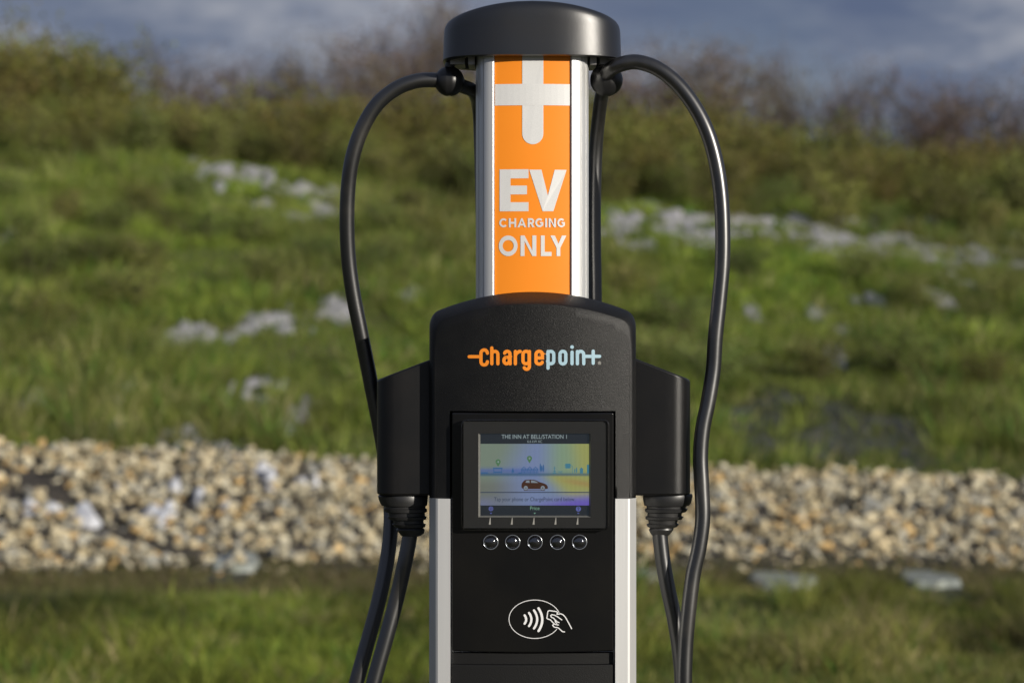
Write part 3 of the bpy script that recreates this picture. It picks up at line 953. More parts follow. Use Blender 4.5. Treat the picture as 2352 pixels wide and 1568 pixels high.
# rounded shrubs on the skyline left of the station
for (p, t, lb) in [(665, 152, 'rounded brown shrub on the skyline left of the left charging cable'), (590, 178, 'smaller rounded shrub left of the rounded brown one on the skyline'),
                   (730, 185, 'low rounded shrub on the skyline just left of the left cable top')]:
    plant('brown', 'shrub', p, 47, t, 1.05, lb, 'shrub', 'rounded shrubs on the skyline')
tr = [  # kind, px, top, dist, width, label
 ('bare', 330, 155, 60, 0.9, 'faint pale bare tree in the dip of the skyline at left'),
 ('bare', 385, 150, 58, 0.9, 'pale pinkish bare tree just right of the skyline dip at left'),
 ('brown', 455, 175, 55, 0.9, 'small brown tree between the pale bare tree and the rounded shrubs'),
 ('brown', 535, 200, 55, 0.8, 'low brown tree left of the rounded shrubs on the skyline'),
 ('brown', 845, 128, 58, 0.8, 'brown tree showing inside the top of the left cable loop'),
 ('brown', 895, 100, 60, 0.8, 'taller brown tree inside the left cable loop, nearest its middle'),
 ('brown', 955, 105, 60, 0.8, 'brown tree just left of the cap of the charger'),
 ('bare', 1005, 8, 66, 0.55, 'tall thin bare tree rising left of the cap of the charger'),
 ('brown', 1080, 110, 60, 0.9, 'brown tree half hidden behind the charger on its left'),
 ('brown', 1480, 180, 58, 0.8, 'brown tree inside the top of the right cable loop'),
 ('brown', 1545, 148, 60, 0.8, 'brown tree crossed by the right cable near its top'),
 ('brown', 1595, 135, 60, 0.75, 'tallest brown tree just outside the right cable loop'),
 ('brown', 1650, 172, 58, 0.8, 'brown tree left of the bright gap in the right hand skyline'),
 ('brown', 1710, 215, 58, 0.7, 'low brown tree under the left side of the bright sky gap'),
 ('bare', 1835, 150, 64, 0.75, 'tall bare tree right of the bright sky gap'),
 ('brown', 1870, 188, 60, 0.7, 'grey brown tree leaning on the tall bare one'),
 ('bare', 1935, 215, 60, 0.9, 'low bare tree midway along the right hand skyline'),
 ('bare', 2000, 205, 62, 0.8, 'pale bare tree with a narrow top on the right hand skyline'),
 ('brown', 2060, 255, 56, 0.9, 'low reddish brown tree in the dip of the right hand skyline'),
 ('brown', 2150, 222, 60, 0.85, 'grey brown tree of the right hand group, left one of the pair'),
 ('brown', 2225, 215, 60, 0.85, 'grey brown tree of the right hand group, right one of the pair'),
 ('brown', 2300, 245, 58, 0.9, 'brown tree near the right edge of the photo'),
 ('brown', 2370, 262, 56, 0.9, 'brown tree cut by the right edge of the photo'),
]
for (k, p, t, d, w, lb) in tr:
    plant(k, 'bare_tree' if k == 'bare' else 'tree', p, d, t + 14, w*(random.uniform(0.95, 1.6) if k == 'brown' else 1.0), lb, 'tree', 'trees behind the hedge', ('trunk', 'crown'))
for i, p in enumerate([-300, -180, 1180, 1260, 1350, 2460, 2560, 2680]):
    plant('brown', 'tree', p, 60, 190 + 12*(i % 3), 0.9, 'brown tree standing behind the hedge', 'tree', 'trees hidden or just outside the view', ('trunk', 'crown'))

# tall weeds in front of the hedge, where it runs out into the slope
pz = -260
while pz < 2620:
    q = pz + random.uniform(-20, 20); dz = random.uniform(34.2, 35.3) if 380 < q < 820 else random.uniform(32.8, 35.2)
    gz = float(zg((q-1176)/5880*dz, dz - D))
    plant('weed', 'weed_clump', q, dz, 784 - (gz + random.uniform(0.35, 0.85) - EYE)/dz*5880, random.uniform(0.8, 1.2),
          'tall weeds in front of the hedge, %s of the charger' % ('left' if q < 1176 else 'right'), 'weeds', 'weeds along the foot of the hedge, ' + ('left' if q < 1176 else 'right'))
    pz += 62
# weedy clumps on the slope
def foot_d(px, py):
    return ray_ground(px, py)[1] + D
wl = [(60,560),(150,520),(250,540),(330,500),(390,540),(470,560),(200,620),(90,640),(330,620),(560,560),(430,470),(20,470),(880,540),(940,500),(990,560),(1050,520),(1040,610),(900,620),(840,640),
      (1450,690),(1560,760),(1700,640),(1980,650),(2100,720),(2250,760),(2320,700),(1500,860),(620,660),(720,620),(300,720),(120,760),(1880,880),(2080,860),(1640,900),(2260,900),(2200,470),(1800,470),(1560,455)]
for i, (p, q) in enumerate(wl):
    d = foot_d(p, q)
    x = (p-1176)/5880*d
    top = 784 - (float(zg(x, d-D)) + random.uniform(0.22, 0.42) - EYE)/d*5880
    side = 'left' if p < 1176 else 'right'
    plant('weed', 'weed_clump', p, d, top, random.uniform(1.1, 1.8),
          'dark olive weed clump standing in the grass of the slope, %s of the charger' % side, 'weeds', 'weed clumps on the %s slope' % side)

# ------------------------------------------------------------------ the charging station
CX = (1224 - 1176)*S0
root = empty('charging_station', (CX, 0.09, 0.06), 'black and aluminium electric car charger with orange EV CHARGING ONLY sign and lit display', 'charging station')

# --- upper column
YP = 0.048                      # front of the sign panel
kp = (D + YP)/D
HP = 87*S0*kp                   # half width of the sign
HC = 131.5*S0*kp                # half width of the column
def ysign(x):
    return YP + 0.004*((x - CX)/HP)**2
zt = PX(0, 118, YP)[2]; zbm = PX(0, 760, YP)[2]
half = []
yl = YP + 0.0025
half += [(HP + 0.0006, yl + 0.004), (HP + 0.0008, yl - 0.0004), (HP + 0.002, yl - 0.0008)]
w_ = HC - HP - 0.002
for (u, dy) in [(0.18, 0.0002), (0.36, 0.0018), (0.50, 0.0042), (0.54, 0.0062), (0.57, 0.0056), (0.68, 0.0085), (0.78, 0.0125), (0.80, 0.0150), (0.83, 0.0145), (0.90, 0.020), (0.96, 0.028), (1.0, 0.040)]:
    half.append((HP + 0.002 + w_*u, yl + dy))
half += [(HC, 0.135), (HC - 0.004, 0.150), (HC - 0.02, 0.162)]
right = [(CX + a, b) for a, b in half]
left = [(CX - a, b) for a, b in half][::-1]
plan = right + left             # closed: the front gap is closed behind the panel
def prism(plan, z0, z1):
    n = len(plan)
    v = [(x, y, z0) for x, y in plan] + [(x, y, z1) for x, y in plan]
    f = [(k, (k+1) % n, n+(k+1) % n, n+k) for k in range(n)]
    f += [tuple(range(n-1, -1, -1)), tuple(range(n, 2*n))]
    return v, f
v, f = prism(plan, zbm, zt + 0.012)
column = mesh_obj('column', v, f, M['alu'], root, True, 25)
# sign panel
N = 24
xs = [CX - HP + 2*HP*i/N for i in range(N+1)]
mb = MB()
pl = [(x, ysign(x)) for x in xs] + [(x, ysign(x) + 0.004) for x in xs[::-1]]
v, f = prism(pl, zbm, zt + 0.006)
mb.add(v, f)
panel = mb.build('sign_panel', M['orange'], root, True, 40)

tf1 = crop_tf(1250/1.6327, 0, 1.3633*1.6327, YP)   # drawing measured on the upper crop
yt = lambda x: ysign(x) - 0.0004
# the plus: one upright with a round foot, and a crossbar
up = [[(966, 262), (1074, 262), (1074, 684)] + arc(1020, 684, 54, 54, 0, 180, 20)[1:] + [(966, 262)]]
bar = [[(827+ (1211-827)*i/12, 430), (827+(1211-827)*(i+1)/12, 430), (827+(1211-827)*(i+1)/12, 539), (827+(1211-827)*i/12, 539)] for i in range(12)]
decal('plus_symbol', [up, bar], tf1, yt, M['silver'], panel)
# EV
def box(x0, x1, y0, y1): return [(x0, y0), (x1, y0), (x1, y1), (x0, y1)]
E = [box(850, 906, 866, 1080), box(906, 998, 866, 912), box(906, 990, 949, 994), box(906, 998, 1034, 1080)]
V = [[(1002, 868), (1064, 868), (1097, 1000), (1070, 1080)], [(1070, 1080), (1097, 1000), (1132, 868), (1193, 868), (1125, 1080)]]
decal('lettering', [E, V], tf1, yt, M['silver'], panel)
# geometric capitals in a unit box (x right, y up, height 1); t is the stem
def cap_glyph(ch, t):
    h = t/2
    if ch == 'C': return 0.86, [ribbon(arc(0.48, 0.5, 0.48-h, 0.5-h, 42, 318, 26), t, 'butt')]
    if ch == 'G': return 0.92, [ribbon(arc(0.48, 0.5, 0.48-h, 0.5-h, 44, 345, 26), t, 'butt'), [box(0.52, 0.92, 0.40, 0.40+t*0.85)], [box(0.92-t, 0.92, 0.16, 0.48)]]
    if ch == 'O': return 1.06, [ribbon(arc(0.53, 0.5, 0.53-h, 0.5-h, 0, 360, 36)[:-1], t, closed=True)]
    if ch == 'H': return 0.82, [[box(0, t, 0, 1), box(0.82-t, 0.82, 0, 1), box(t, 0.82-t, 0.5-h, 0.5+h)]]
    if ch == 'I': return t, [[box(0, t, 0, 1)]]
    if ch == 'N': return 0.84, [[box(0, t, 0, 1), box(0.84-t, 0.84, 0, 1), [(t, 1), (t, 1-t*1.25), (0.84-t, 0), (0.84-t, t*1.25)]]]
    if ch == 'L': return 0.60, [[box(0, t, 0, 1), box(t, 0.60, 0, t*0.95)]]
    if ch == 'A': return 0.98, [[[(0, 0), (t*1.1, 0), (0.49, 0.74), (0.49, 1), (0.41, 1)], [(0.98, 0), (0.98-t*1.1, 0), (0.49, 0.74), (0.49, 1), (0.57, 1)], box(0.27, 0.71, 0.2, 0.2+t*0.85)]]
    if ch == 'R': return 0.76, [[box(0, t, 0, 1)], ribbon([(t*0.8, 1-h), (0.42, 1-h)] + arc(0.42, 0.67, 0.30-h, 0.33-h, 90, -90, 12)[1:-1] + [(0.42, 0.34+h), (t*0.8, 0.34+h)], t, 'butt'), [[(0.32, 0.38), (0.54, 0.40), (0.78, 0), (0.78-t*1.25, 0)]]]
    if ch == 'Y': return 0.92, [[[(0, 1), (t*1.2, 1), (0.46, 0.60), (0.46+h, 0.40), (0.46-h, 0.40)], [(0.92, 1), (0.92-t*1.2, 1), (0.46, 0.60), (0.46-h+0.001, 0.40), (0.46+h, 0.40)], box(0.46-h, 0.46+h, 0, 0.40)]]
def word(text, ext, ytop, ybot, t):
    out = []; Hh = ybot - ytop
    for c, (xa, xb) in zip(text, ext):
        w, gl = cap_glyph(c, t)
        k = 1 if c == 'I' else (xb - xa)/(w*Hh)
        for g in gl:
            out.append([[(xa + a*Hh*k, ybot - b*Hh) for a, b in p] for p in g])
    return out
decal('lettering', word('CHARGING', [(848,887),(897,935),(941,986),(994,1028),(1032,1073),(1083,1092),(1101,1138),(1145,1184)], 1116, 1162, 0.215), tf1, yt, M['silver'], panel)
decal('lettering', word('ONLY', [(846,942),(957,1038),(1061,1116),(1110,1192)], 1204, 1309, 0.215), tf1, yt, M['silver'], panel)

# --- cap
def superplan(a, b, cy, n=96, e=3.2):
    out = []
    for k in range(n):
        t = 2*PI*k/n
        c_, s_ = math.cos(t), math.sin(t)
        out.append((CX + a*abs(c_)**(2/e)*(1 if c_ >= 0 else -1), cy + b*abs(s_)**(2/e)*(1 if s_ >= 0 else -1)))
    return out
CY = 0.118
kc = (D + 0.045)/D
CA = 206*S0*(D + 0.09)/D
CB = 0.084
zcb = PX(0, 128, 0.036)[2]
rise = lambda x, q=1.0: (0.0440 + 0.0160*(1 - min(1, abs(x - CX)/CA)**2.0))
base = superplan(CA, CB, CY)
def ringat(s, zf):
    return [(CX + (x-CX)*s, CY + (y-CY)*s, zf(x)) for x, y in base]
rings = [ringat(0.90, lambda x: zcb + 0.016), ringat(0.90, lambda x: zcb + 0.0005), ringat(0.975, lambda x: zcb - 0.0), ringat(1.0, lambda x: zcb + 0.0012)]
for t in [0.0, 0.25, 0.5, 0.75, 0.85]: rings.append(ringat(1.0 - 0.012*t, lambda x: zcb + 0.002 + (rise(x) - 0.012)*t))
for a in [10, 30, 50, 70, 85]:
    rings.append(ringat(0.988 - 0.085*(1-math.cos(R(a))), lambda x: zcb + (rise(x) - 0.012) + 0.012*math.sin(R(a))))
for s in [0.8, 0.6, 0.4, 0.2, 0.05]: rings.append(ringat(s*0.97, lambda x: zcb + rise(CX + (x-CX)*s) + 0.0))
mb = MB(); mb.loft(rings)
cap = mb.build('cap', M['cap'], root, True, 50)
mb = MB()
for sg in (-1, 1):
    xb = CX + sg*(HC + 0.012)
    mb = MB(); mb.box(min(xb, xb + sg*0.016), max(xb, xb + sg*0.016), 0.085, 0.125, zcb - 0.004, zcb + 0.016)
    mb.build('bracket', M['steel'], cap)
    xb = CX + sg*(HC + 0.001)
    mb = MB(); mb.box(min(xb, xb + sg*0.007), max(xb, xb + sg*0.007), 0.07, 0.12, zcb - 0.006, zcb + 0.016)
    mb.build('bracket', M['steel'], cap)

# --- head housing
HA = 223.5*S0; HB = 237.5*S0 * (D+0.03)/D
ZB = PX(0, 1146, 0)[2]
ZSH = PX(0, 741, 0)[2]; ZTP = PX(0, 698, 0)[2]
NOT = 191*S0; ZN = PX(0, 944, 0)[2]
def yfront(x): return 0.001 + 0.015*((x - CX)/HA)**2
rc = 0.010
def topA(x):
    u = abs(x - CX)
    z = ZSH + (ZTP - ZSH)*(1 - (u/HA)**2)
    if u > HA - rc: z -= rc - math.sqrt(max(0, rc*rc - (u - (HA - rc))**2))
    return z
xs = sorted(set([round(-HA + 2*HA*i/64, 6) for i in range(65)] + [round(s*(HA - rc + rc*q), 6) for s in (-1, 1) for q in (0.2, 0.4, 0.6, 0.75, 0.87, 0.95, 1.0)] + [-round(NOT, 6), round(NOT, 6)]))
xs = [CX + x for x in xs]
mb = MB()
for i in range(len(xs)-1):
    xa, xb = xs[i], xs[i+1]; mid = (xa+xb)/2
    z0 = ZN if abs(mid - CX) < NOT else ZB
    nz = 10 if z0 == ZN else 14
    for k in range(nz):
        def zz(x, k): return z0 + (topA(x) - z0)*k/nz
        mb.add([(xa, yfront(xa), zz(xa, k)), (xb, yfront(xb), zz(xb, k)), (xb, yfront(xb), zz(xb, k+1)), (xa, yfront(xa), zz(xa, k+1))], [(0, 1, 2, 3)])
# outline from lower left, up, over the top, down to lower right
A = [(xs[0], ZB + (topA(xs[0]) - ZB)*k/20) for k in range(20)] + [(x, topA(x)) for x in xs] + [(xs[-1], ZB + (topA(xs[-1]) - ZB)*k/20) for k in range(19, -1, -1)]
TOPRISE = 0.0135
prev = [(x, yfront(x), z) for x, z in A]
rows = [prev]
for a in [5, 14, 26, 38, 52, 66, 78, 90]:
    sn, cs_ = math.sin(R(a)), 1 - math.cos(R(a))
    row = []
    for (x, z) in A:
        u = (x - CX)/HA
        side = min(1, max(0, (z - (ZSH - 0.03))/0.03))
        ztgt = z + TOPRISE*side*(1 - 0.3*u*u)
        t = a/90
        dy = 0.028*cs_*(1 - side) + side*(0.030*t**1.1)
        row.append((CX + (x - CX)*(1 + (HB/HA - 1)*sn), yfront(x) + dy*(1 - 0.4*abs(u)), z + (ztgt - z)*(t**0.9 if side > 0.5 else sn)))
    rows.append(row)
rows.append([(p[0], 0.175, p[2]) for p in rows[-1]])
n = len(A)
vs = [p for r_ in rows for p in r_]
fs = [(i*n+k, i*n+k+1, (i+1)*n+k+1, (i+1)*n+k) for i in range(len(rows)-1) for k in range(n-1)]
fs.append(tuple((len(rows)-1)*n + k for k in range(n)))
mb.add(vs, fs)
# inner walls of the cut-out and the bottom rims
yb = 0.020
for s in (-1, 1):
    x = CX + s*NOT
    mb.add([(x, yfront(x), ZB), (x, yfront(x), ZN), (x, yb, ZN), (x, yb, ZB)], [(0, 1, 2, 3)])
    xo = CX + s*HA
    mb.add([(x, yfront(x), ZB), (xo, yfront(xo), ZB), (CX + s*HB, 0.03, ZB), (CX + s*HB, 0.175, ZB), (x, 0.175, ZB)], [(0, 1, 2, 3, 4)])
xn = [x for x in xs if abs(x - CX) <= NOT + 1e-6]
for i in range(len(xn)-1):
    mb.add([(xn[i], yfront(xn[i]), ZN), (xn[i+1], yfront(xn[i+1]), ZN), (xn[i+1], yb, ZN), (xn[i], yb, ZN)], [(0, 1, 2, 3)])
housing = mb.build('housing', M['powder'], root, False)
bm = bmesh.new(); bm.from_mesh(housing.data)
bmesh.ops.remove_doubles(bm, verts=bm.verts, dist=0.00003)
bmesh.ops.recalc_face_normals(bm, faces=bm.faces)
bm.to_mesh(housing.data); bm.free()
for p in housing.data.polygons: p.use_smooth = True
housing.data.set_sharp_from_angle(angle=R(44))

# --- the maker's wordmark, stroke by stroke
tf2 = crop_tf(1350/1.6327, 1050/1.6327, 1.7423*1.6327, 0.0)
yh = lambda x: yfront(x) - 0.00025
sw = 21.5
def st(*paths, **k): return [ribbon(p, k.get('w', sw)) for p in paths]
logo_o = st([(713, 500), (790, 500)],
            arc(811, 477, 21, 21, 0, -180, 12) + arc(811, 533, 21, 21, 180, 0, 12),                       # c
            [(861, 443), (861, 546)], [(861, 486)] + arc(881, 485, 20, 20, -170, 0, 10) + [(901, 546)],  # h
            arc(962, 483, 18, 18, -160, 0, 10) + [(981, 546)], arc(958, 525, 18, 21, -90, -360, 18) + [(981, 505), (958, 504)],  # a
            [(1015, 466), (1015, 546)], [(1015, 495), (1022, 478), (1040, 466), (1047, 466)],             # r
            arc(1085, 485, 20, 20, 0, -180, 12) + arc(1085, 528, 20, 18, 180, 0, 12) + [(1105, 485)],     # g bowl
            [(1107, 466), (1107, 560)] + arc(1089, 562, 18, 20, 0, 150, 10),
            [(1150, 508), (1192, 508), (1192, 485)] + arc(1171, 485, 21, 20, 0, -180, 12) + arc(1171, 531, 21, 17, 180, 20, 12))  # e
decal('wordmark', logo_o, tf2, yh, M['logo_orange'], housing)
logo_b = st([(1229, 466), (1229, 575)], arc(1246, 485, 20, 20, -180, 0, 12) + arc(1246, 528, 20, 18, 0, 180, 12),     # p
            arc(1326, 485, 19, 20, -180, 0, 12) + arc(1326, 528, 19, 19, 0, 180, 12) + [(1307, 485)],                # o
            [(1386, 470), (1386, 546)],                                                                              # i
            [(1421, 466), (1421, 546)], [(1421, 488)] + arc(1442, 485, 20, 20, -170, 0, 10) + [(1463, 546)],        # n
            [(1470, 498), (1567, 498)], [(1525, 464), (1525, 543)])
logo_b.append([disc(1386, 437, 12)])
decal('wordmark', logo_b, tf2, yh, M['logo_blue'], housing)
reg = [ribbon(arc(1566, 542, 9, 9, 0, 360, 20)[:-1], 2.2, closed=True)] + st([(1563, 547), (1563, 537), (1568, 537), (1569, 540), (1567, 542), (1563, 542)], [(1566, 542), (1569, 547)], w=1.8)
decal('registered_mark', reg, tf2, yh, M['wedge'], housing)

# --- lower body
LB = PX(0, 1120, 0)[2]
kb = (D + 0.014)/D
half = [(190*S0, 0.030), (190*S0, 0.0075), (219*S0, 0.0085), (223*S0*1.004, 0.0100), (240*S0*1.0, 0.0260), (240*S0, 0.0300), (238*S0, 0.0315), (240*S0, 0.033), (240*S0, 0.165), (200*S0, 0.172)]
plan = [(CX + a, b) for a, b in half] + [(CX - a, b) for a, b in half][::-1]
v, f = prism(plan, 0.062, ZB + 0.0)
mesh_obj('body', v, f, M['alu'], root, True, 25)
v, f = prism([(CX - NOT + .002, 0.0215), (CX + NOT - .002, 0.0215), (CX + NOT - .002, 0.16), (CX - NOT + .002, 0.16)], ZB + 0.002, ZN - 0.002)
mesh_obj('inner_frame', v, f, M['kick'], root)

# --- gloss front panel inside the cut-out, running down to the step
def curved_plate(x0, x1, z0, z1, yf, thick, bow_bottom=0.0, n=24):
    xs_ = [x0 + (x1-x0)*i/n for i in range(n+1)]
    fr = [(x, yf(x), z0 - bow_bottom*(1 - ((x-(x0+x1)/2)/((x1-x0)/2))**2)) for x in xs_]
    tp = [(x, yf(x), z1) for x in xs_]
    v = fr + tp + [(p[0], p[1]+thick, p[2]) for p in fr] + [(p[0], p[1]+thick, p[2]) for p in tp]
    m_ = n+1; f = []
    for i in range(n):
        f += [(i, i+1, m_+i+1, m_+i), (2*m_+i+1, 2*m_+i, 3*m_+i, 3*m_+i+1), (m_+i, m_+i+1, 3*m_+i+1, 3*m_+i), (i+1, i, 2*m_+i, 2*m_+i+1)]
    f += [(0, m_, 3*m_, 2*m_), (n, 2*m_+n, 3*m_+n, m_+n)]
    return v, f
ypanel = lambda x: 0.0045 + 0.004*((x - CX)/NOT)**2
ZP0 = PX(0, 1496, 0)[2]
v, f = curved_plate(CX - NOT + 0.0020, CX + NOT - 0.0020, ZP0, ZN - 0.0016, ypanel, 0.012, 0.0015)
front = mesh_obj('front_panel', v, f, M['gloss'], root); bevel(front, 0.0018, 3)
v, f = curved_plate(CX - NOT + 0.0024, CX + NOT - 0.0024, PX(0, 1527, 0)[2], ZP0 - 0.0030, lambda x: ypanel(x) + 0.006, 0.010)
o = mesh_obj('recess_strip', v, f, M['kick'], root)
v, f = curved_plate(CX - NOT + 0.0016, CX + NOT - 0.0016, 0.10, PX(0, 1527.5, 0)[2], lambda x: ypanel(x) + 0.0018, 0.014)
low = mesh_obj('lower_panel', v, f, M['kick'], root); bevel(low, 0.0015, 3)

# --- contactless payment mark
tf4 = crop_tf(1250/1.6327, 1800/1.6327, 1.568*1.6327, 0.0)
yp = lambda x: ypanel(x) - 0.00025
sym = [ribbon(arc(1185, 818, 152, 113, 0, 360, 64)[:-1], 4, closed=True)]
# the oval breaks behind the hand
sym[0] = ribbon(arc(1185, 818, 152, 113, 32, 340, 64), 4)
for (xc, y0, y1, bow, w) in [(1125, 795, 844, 9, 13), (1151, 781, 858, 14, 13), (1180, 766, 872, 19, 13), (1207, 754, 887, 22, 14)]:
    pts = []
    for k in range(13):
        t = -1 + 2*k/12
        pts.append((xc + bow*(1 - t*t), (y0+y1)/2 + t*(y1-y0)/2))
    sym.append(ribbon(pts, w))
hw = 6
sym += [ribbon([(1262, 817), (1256, 812), (1262, 772), (1270, 767), (1312, 773), (1318, 779), (1316, 789)], hw),
        ribbon([(1262, 817), (1276, 821), (1292, 838), (1300, 846), (1290, 853), (1296, 862), (1306, 866), (1322, 868), (1336, 880), (1346, 890), (1360, 893)], hw),
        ribbon([(1344, 822), (1318, 803), (1300, 794), (1286, 791), (1278, 797), (1282, 806), (1296, 812), (1304, 822), (1318, 834), (1328, 838)], hw),
        ribbon([(1300, 846), (1312, 850), (1324, 852)], hw), ribbon([(1304, 822), (1306, 834), (1314, 842)], hw),
        ribbon([(1316, 789), (1338, 786), (1352, 792), (1366, 808), (1384, 840), (1402, 874)], hw)]
decal('contactless_symbol', sym, tf4, yp, M['white'], front)

# --- display assembly
tf3 = crop_tf(1650/1.6327, 1500/1.6327, 2.613*1.6327, 0.0)
YD = -0.0004
def rrect(x0, x1, z0, z1, r, n=5, bow=0.0):
    out = []
    for (cx_, cz_, a0) in ((x1-r, z1-r, 0), (x0+r, z1-r, 90), (x0+r, z0+r, 180), (x1-r, z0+r, 270)):
        for k in range(n+1):
            a = R(a0 + 90*k/n)
            out.append((cx_ + r*math.cos(a), cz_ + r*math.sin(a)))
    return out
x0, z1 = tf3(212, 190); x1, z0 = tf3(1655, 1270)
# bezel plate with a sloping-sided opening; the display lies 3.5 mm down
ox0, oz1 = tf3(376, 326); ox1, oz0 = tf3(1476, 1146)
sx0, sz1 = tf3(396, 330); sx1, sz0 = tf3(1461, 1131)
YS = YD + 0.0012
mb = MB()
def rr4(a, b, c, d, y): return [(a, y, c), (b, y, c), (b, y, d), (a, y, d)]
outer = rr4(x0+.002, x1-.002, z0+.002, z1-.002, YD); inner = rr4(ox0, ox1, oz0, oz1, YD)
mb.add(outer + inner, [(0, 1, 5, 4), (1, 2, 6, 5), (2, 3, 7, 6), (3, 0, 4, 7)])
display = mb.build('display', M['matte'], root)
mb = MB()
deep = rr4(sx0, sx1, sz0, sz1, YD + 0.0038)
mb.add(inner + deep, [(0, 1, 5, 4), (1, 2, 6, 5), (2, 3, 7, 6), (3, 0, 4, 7)])
mb.build('display_edge', M['lip'], display)
# lit picture
nx, nz = 48, 28
YL = YD + 0.0036
pic0 = tf3(396, 428); pic1 = tf3(1461, 1031)
vs = [(pic0[0] + (pic1[0]-pic0[0])*i/nx, YL, pic1[1] + (pic0[1]-pic1[1])*j/nz) for j in range(nz+1) for i in range(nx+1)]
fs = [(j*(nx+1)+i, j*(nx+1)+i+1, (j+1)*(nx+1)+i+1, (j+1)*(nx+1)+i) for j in range(nz) for i in range(nx)]
scr = mesh_obj('screen', vs, fs, M['scr'], display)
def lin(c): return np.array([(q/255.0)**2.2 for q in c])
def scrcol(u, v):
    sage, blue, green, yel, vio, org, lil = map(lin, [(122,138,122), (118,136,178), (132,158,128), (160,164,92), (104,88,190), (166,138,80), (112,120,170)])
    g = lambda a, b, t: a*(1-t) + b*t
    sm = lambda a, b, t: float(np.clip((t-a)/(b-a), 0, 1))**2*(3-2*float(np.clip((t-a)/(b-a), 0, 1)))
    c = g(sage, blue, sm(0.05, 0.45, u - 0.25*(v-0.5)))
    c = g(c, green, sm(0.5, 0.78, u))
    c = g(c, yel, sm(0.80, 1.0, u + 0.1*(v-0.5)))
    if v < 0.5:
        c = g(c, g(lin((110,112,104)), blue, sm(0.1, 0.5, u)), 0.7*sm(0.5, 0.3, v))
        c = g(c, yel, sm(0.62, 0.85, u + 0.5*(v - 0.25))*sm(0.02, 0.2, v))
        c = g(c, org, 0.8*math.exp(-((v - (0.62 - 0.28*u))/0.05)**2)*sm(0.65, 0.9, u))
        c = g(c, vio, sm(0.55, 1.1, u + (0.2 - v)*1.2)*sm(0.28, 0.02, v))
        c = g(c, lil, 0.6*sm(0.3, 0.0, u)*sm(0.22, 0.0, v))
    c = g(c, lin((70,96,178)), 0.7*math.exp(-((v-0.56)/0.045)**2)*sm(0.75, 0.3, u))
    c = g(c, lin((30,84,120)), 0.85*math.exp(-((v-0.505)/0.022)**2))
    c = c*0.92 + 0.08*float(c.mean())
    return c*0.88
lc = []
for p in scr.data.polygons:
    for li in p.loop_indices:
        co = scr.data.vertices[scr.data.loops[li].vertex_index].co
        u = (co.x - pic0[0])/(pic1[0]-pic0[0]); v_ = (co.z - pic1[1])/(pic0[1]-pic1[1])
        c = scrcol(u, v_)*(1 + 0.05*math.sin(u*150))
        lc.append((*c, 1))
col_attr(scr.data, np.array(lc))
yc = lambda off: (lambda x: YL - off)
decal('title_bar', [[box(396, 1461, 330, 428)]], tf3, yc(0), M['scr_bar'], display)
decal('menu_bar', [[box(396, 1461, 1031, 1131)]], tf3, yc(0), M['scr_bar'], display)
text_obj('title_text', 'THE INN AT BELL/STATION 1', 42, 928, 360, tf3, YL - .0001, M['scr_text'], display, sx=0.86, bold=0.008)
text_obj('title_text', '6.6 kW AC', 26, 929, 406, tf3, YL - .0001, M['scr_text'], display, sx=0.88)
text_obj('message_text', 'Tap your phone or ChargePoint card below.', 40, 928, 972, tf3, YL - .0001, M['scr_dark'], display, sx=0.80, bold=0.004)
text_obj('menu_text', 'Price', 38, 929, 1060, tf3, YL - .0001, M['scr_mint'], display, sx=0.9, bold=0.004)
decal('dividing_line', [[box(396, 1461, 899, 908)]], tf3, yc(.0001), M['scr_dark'], display)
decal('menu_arrow', [[[(917, 1103), (940, 1103), (928.5, 1117)]]], tf3, yc(.0001), M['scr_mint'], display)
gear = [disc(499, 1064, 15)] + [[(499 + r_*math.cos(a + s_*q), 1064 + r_*math.sin(a + s_*q)) for r_, s_, q in ((13, -1, .26), (26, -1, .16), (26, 1, .16), (13, 1, .26))] for a in [2*PI*k/8 for k in range(8)]]
decal('menu_icon', [[g_] for g_ in gear] + [[[(488, 1103), (511, 1103), (499.5, 1117)]], [[(1344, 1103), (1367, 1103), (1355.5, 1117)]], [disc(1357, 1066, 25)]], tf3, yc(.0001), M['scr_violet'], display, 0.00001)
decal('menu_icon', [[disc(499, 1064, 7)]] + [ribbon([(1349, 1058), (1351, 1052), (1357, 1049), (1364, 1053), (1364, 1060), (1357, 1067), (1357, 1071)], 5)] + [[disc(1357, 1079, 3.5)]], tf3, yc(.0004), M['scr_bar'], display, 0.00001)
# drawn town
G = []
def hs(x, w, ht, roof): return [box(x, x+w, 718-ht, 718), [(x-4, 718-ht), (x+w+4, 718-ht), (x+w/2, 718-ht-roof)]]
hB = []
for xh in (800, 858, 915): hB += ribbon([(xh, 716), (xh, 676), (xh+22, 655), (xh+44, 676), (xh+44, 716)], 6, 'butt') + [box(xh-4, xh+48, 676, 686), box(xh+10, xh+18, 692, 716), box(xh+26, xh+34, 692, 716)]
hB += [box(520, 612, 662, 674), box(524, 530, 674, 718), box(602, 608, 674, 718), box(530, 602, 700, 712), [(714, 660), (728, 706), (699, 706)], box(711, 716, 706, 718), box(398, 470, 706, 718), box(768, 800, 708, 718)]
for xt, hh in ((984, 84), (998, 64), (1014, 74)): hB.append(disc(xt, 704-hh/2, 7, hh/2, 14))
decal('town_drawing', [[p] for p in hB], tf3, yc(.0001), M['scr_blue'], display, 0.000004)
hT = [box(1230, 1278, 622, 668), box(1222, 1286, 632, 640), box(1222, 1286, 650, 656)] + ribbon([(1284, 640), (1300, 650), (1300, 718)], 4) + [box(1120, 1126, 650, 714), box(1112, 1134, 692, 700), box(1104, 1140, 710, 718), box(1114, 1132, 664, 670)]
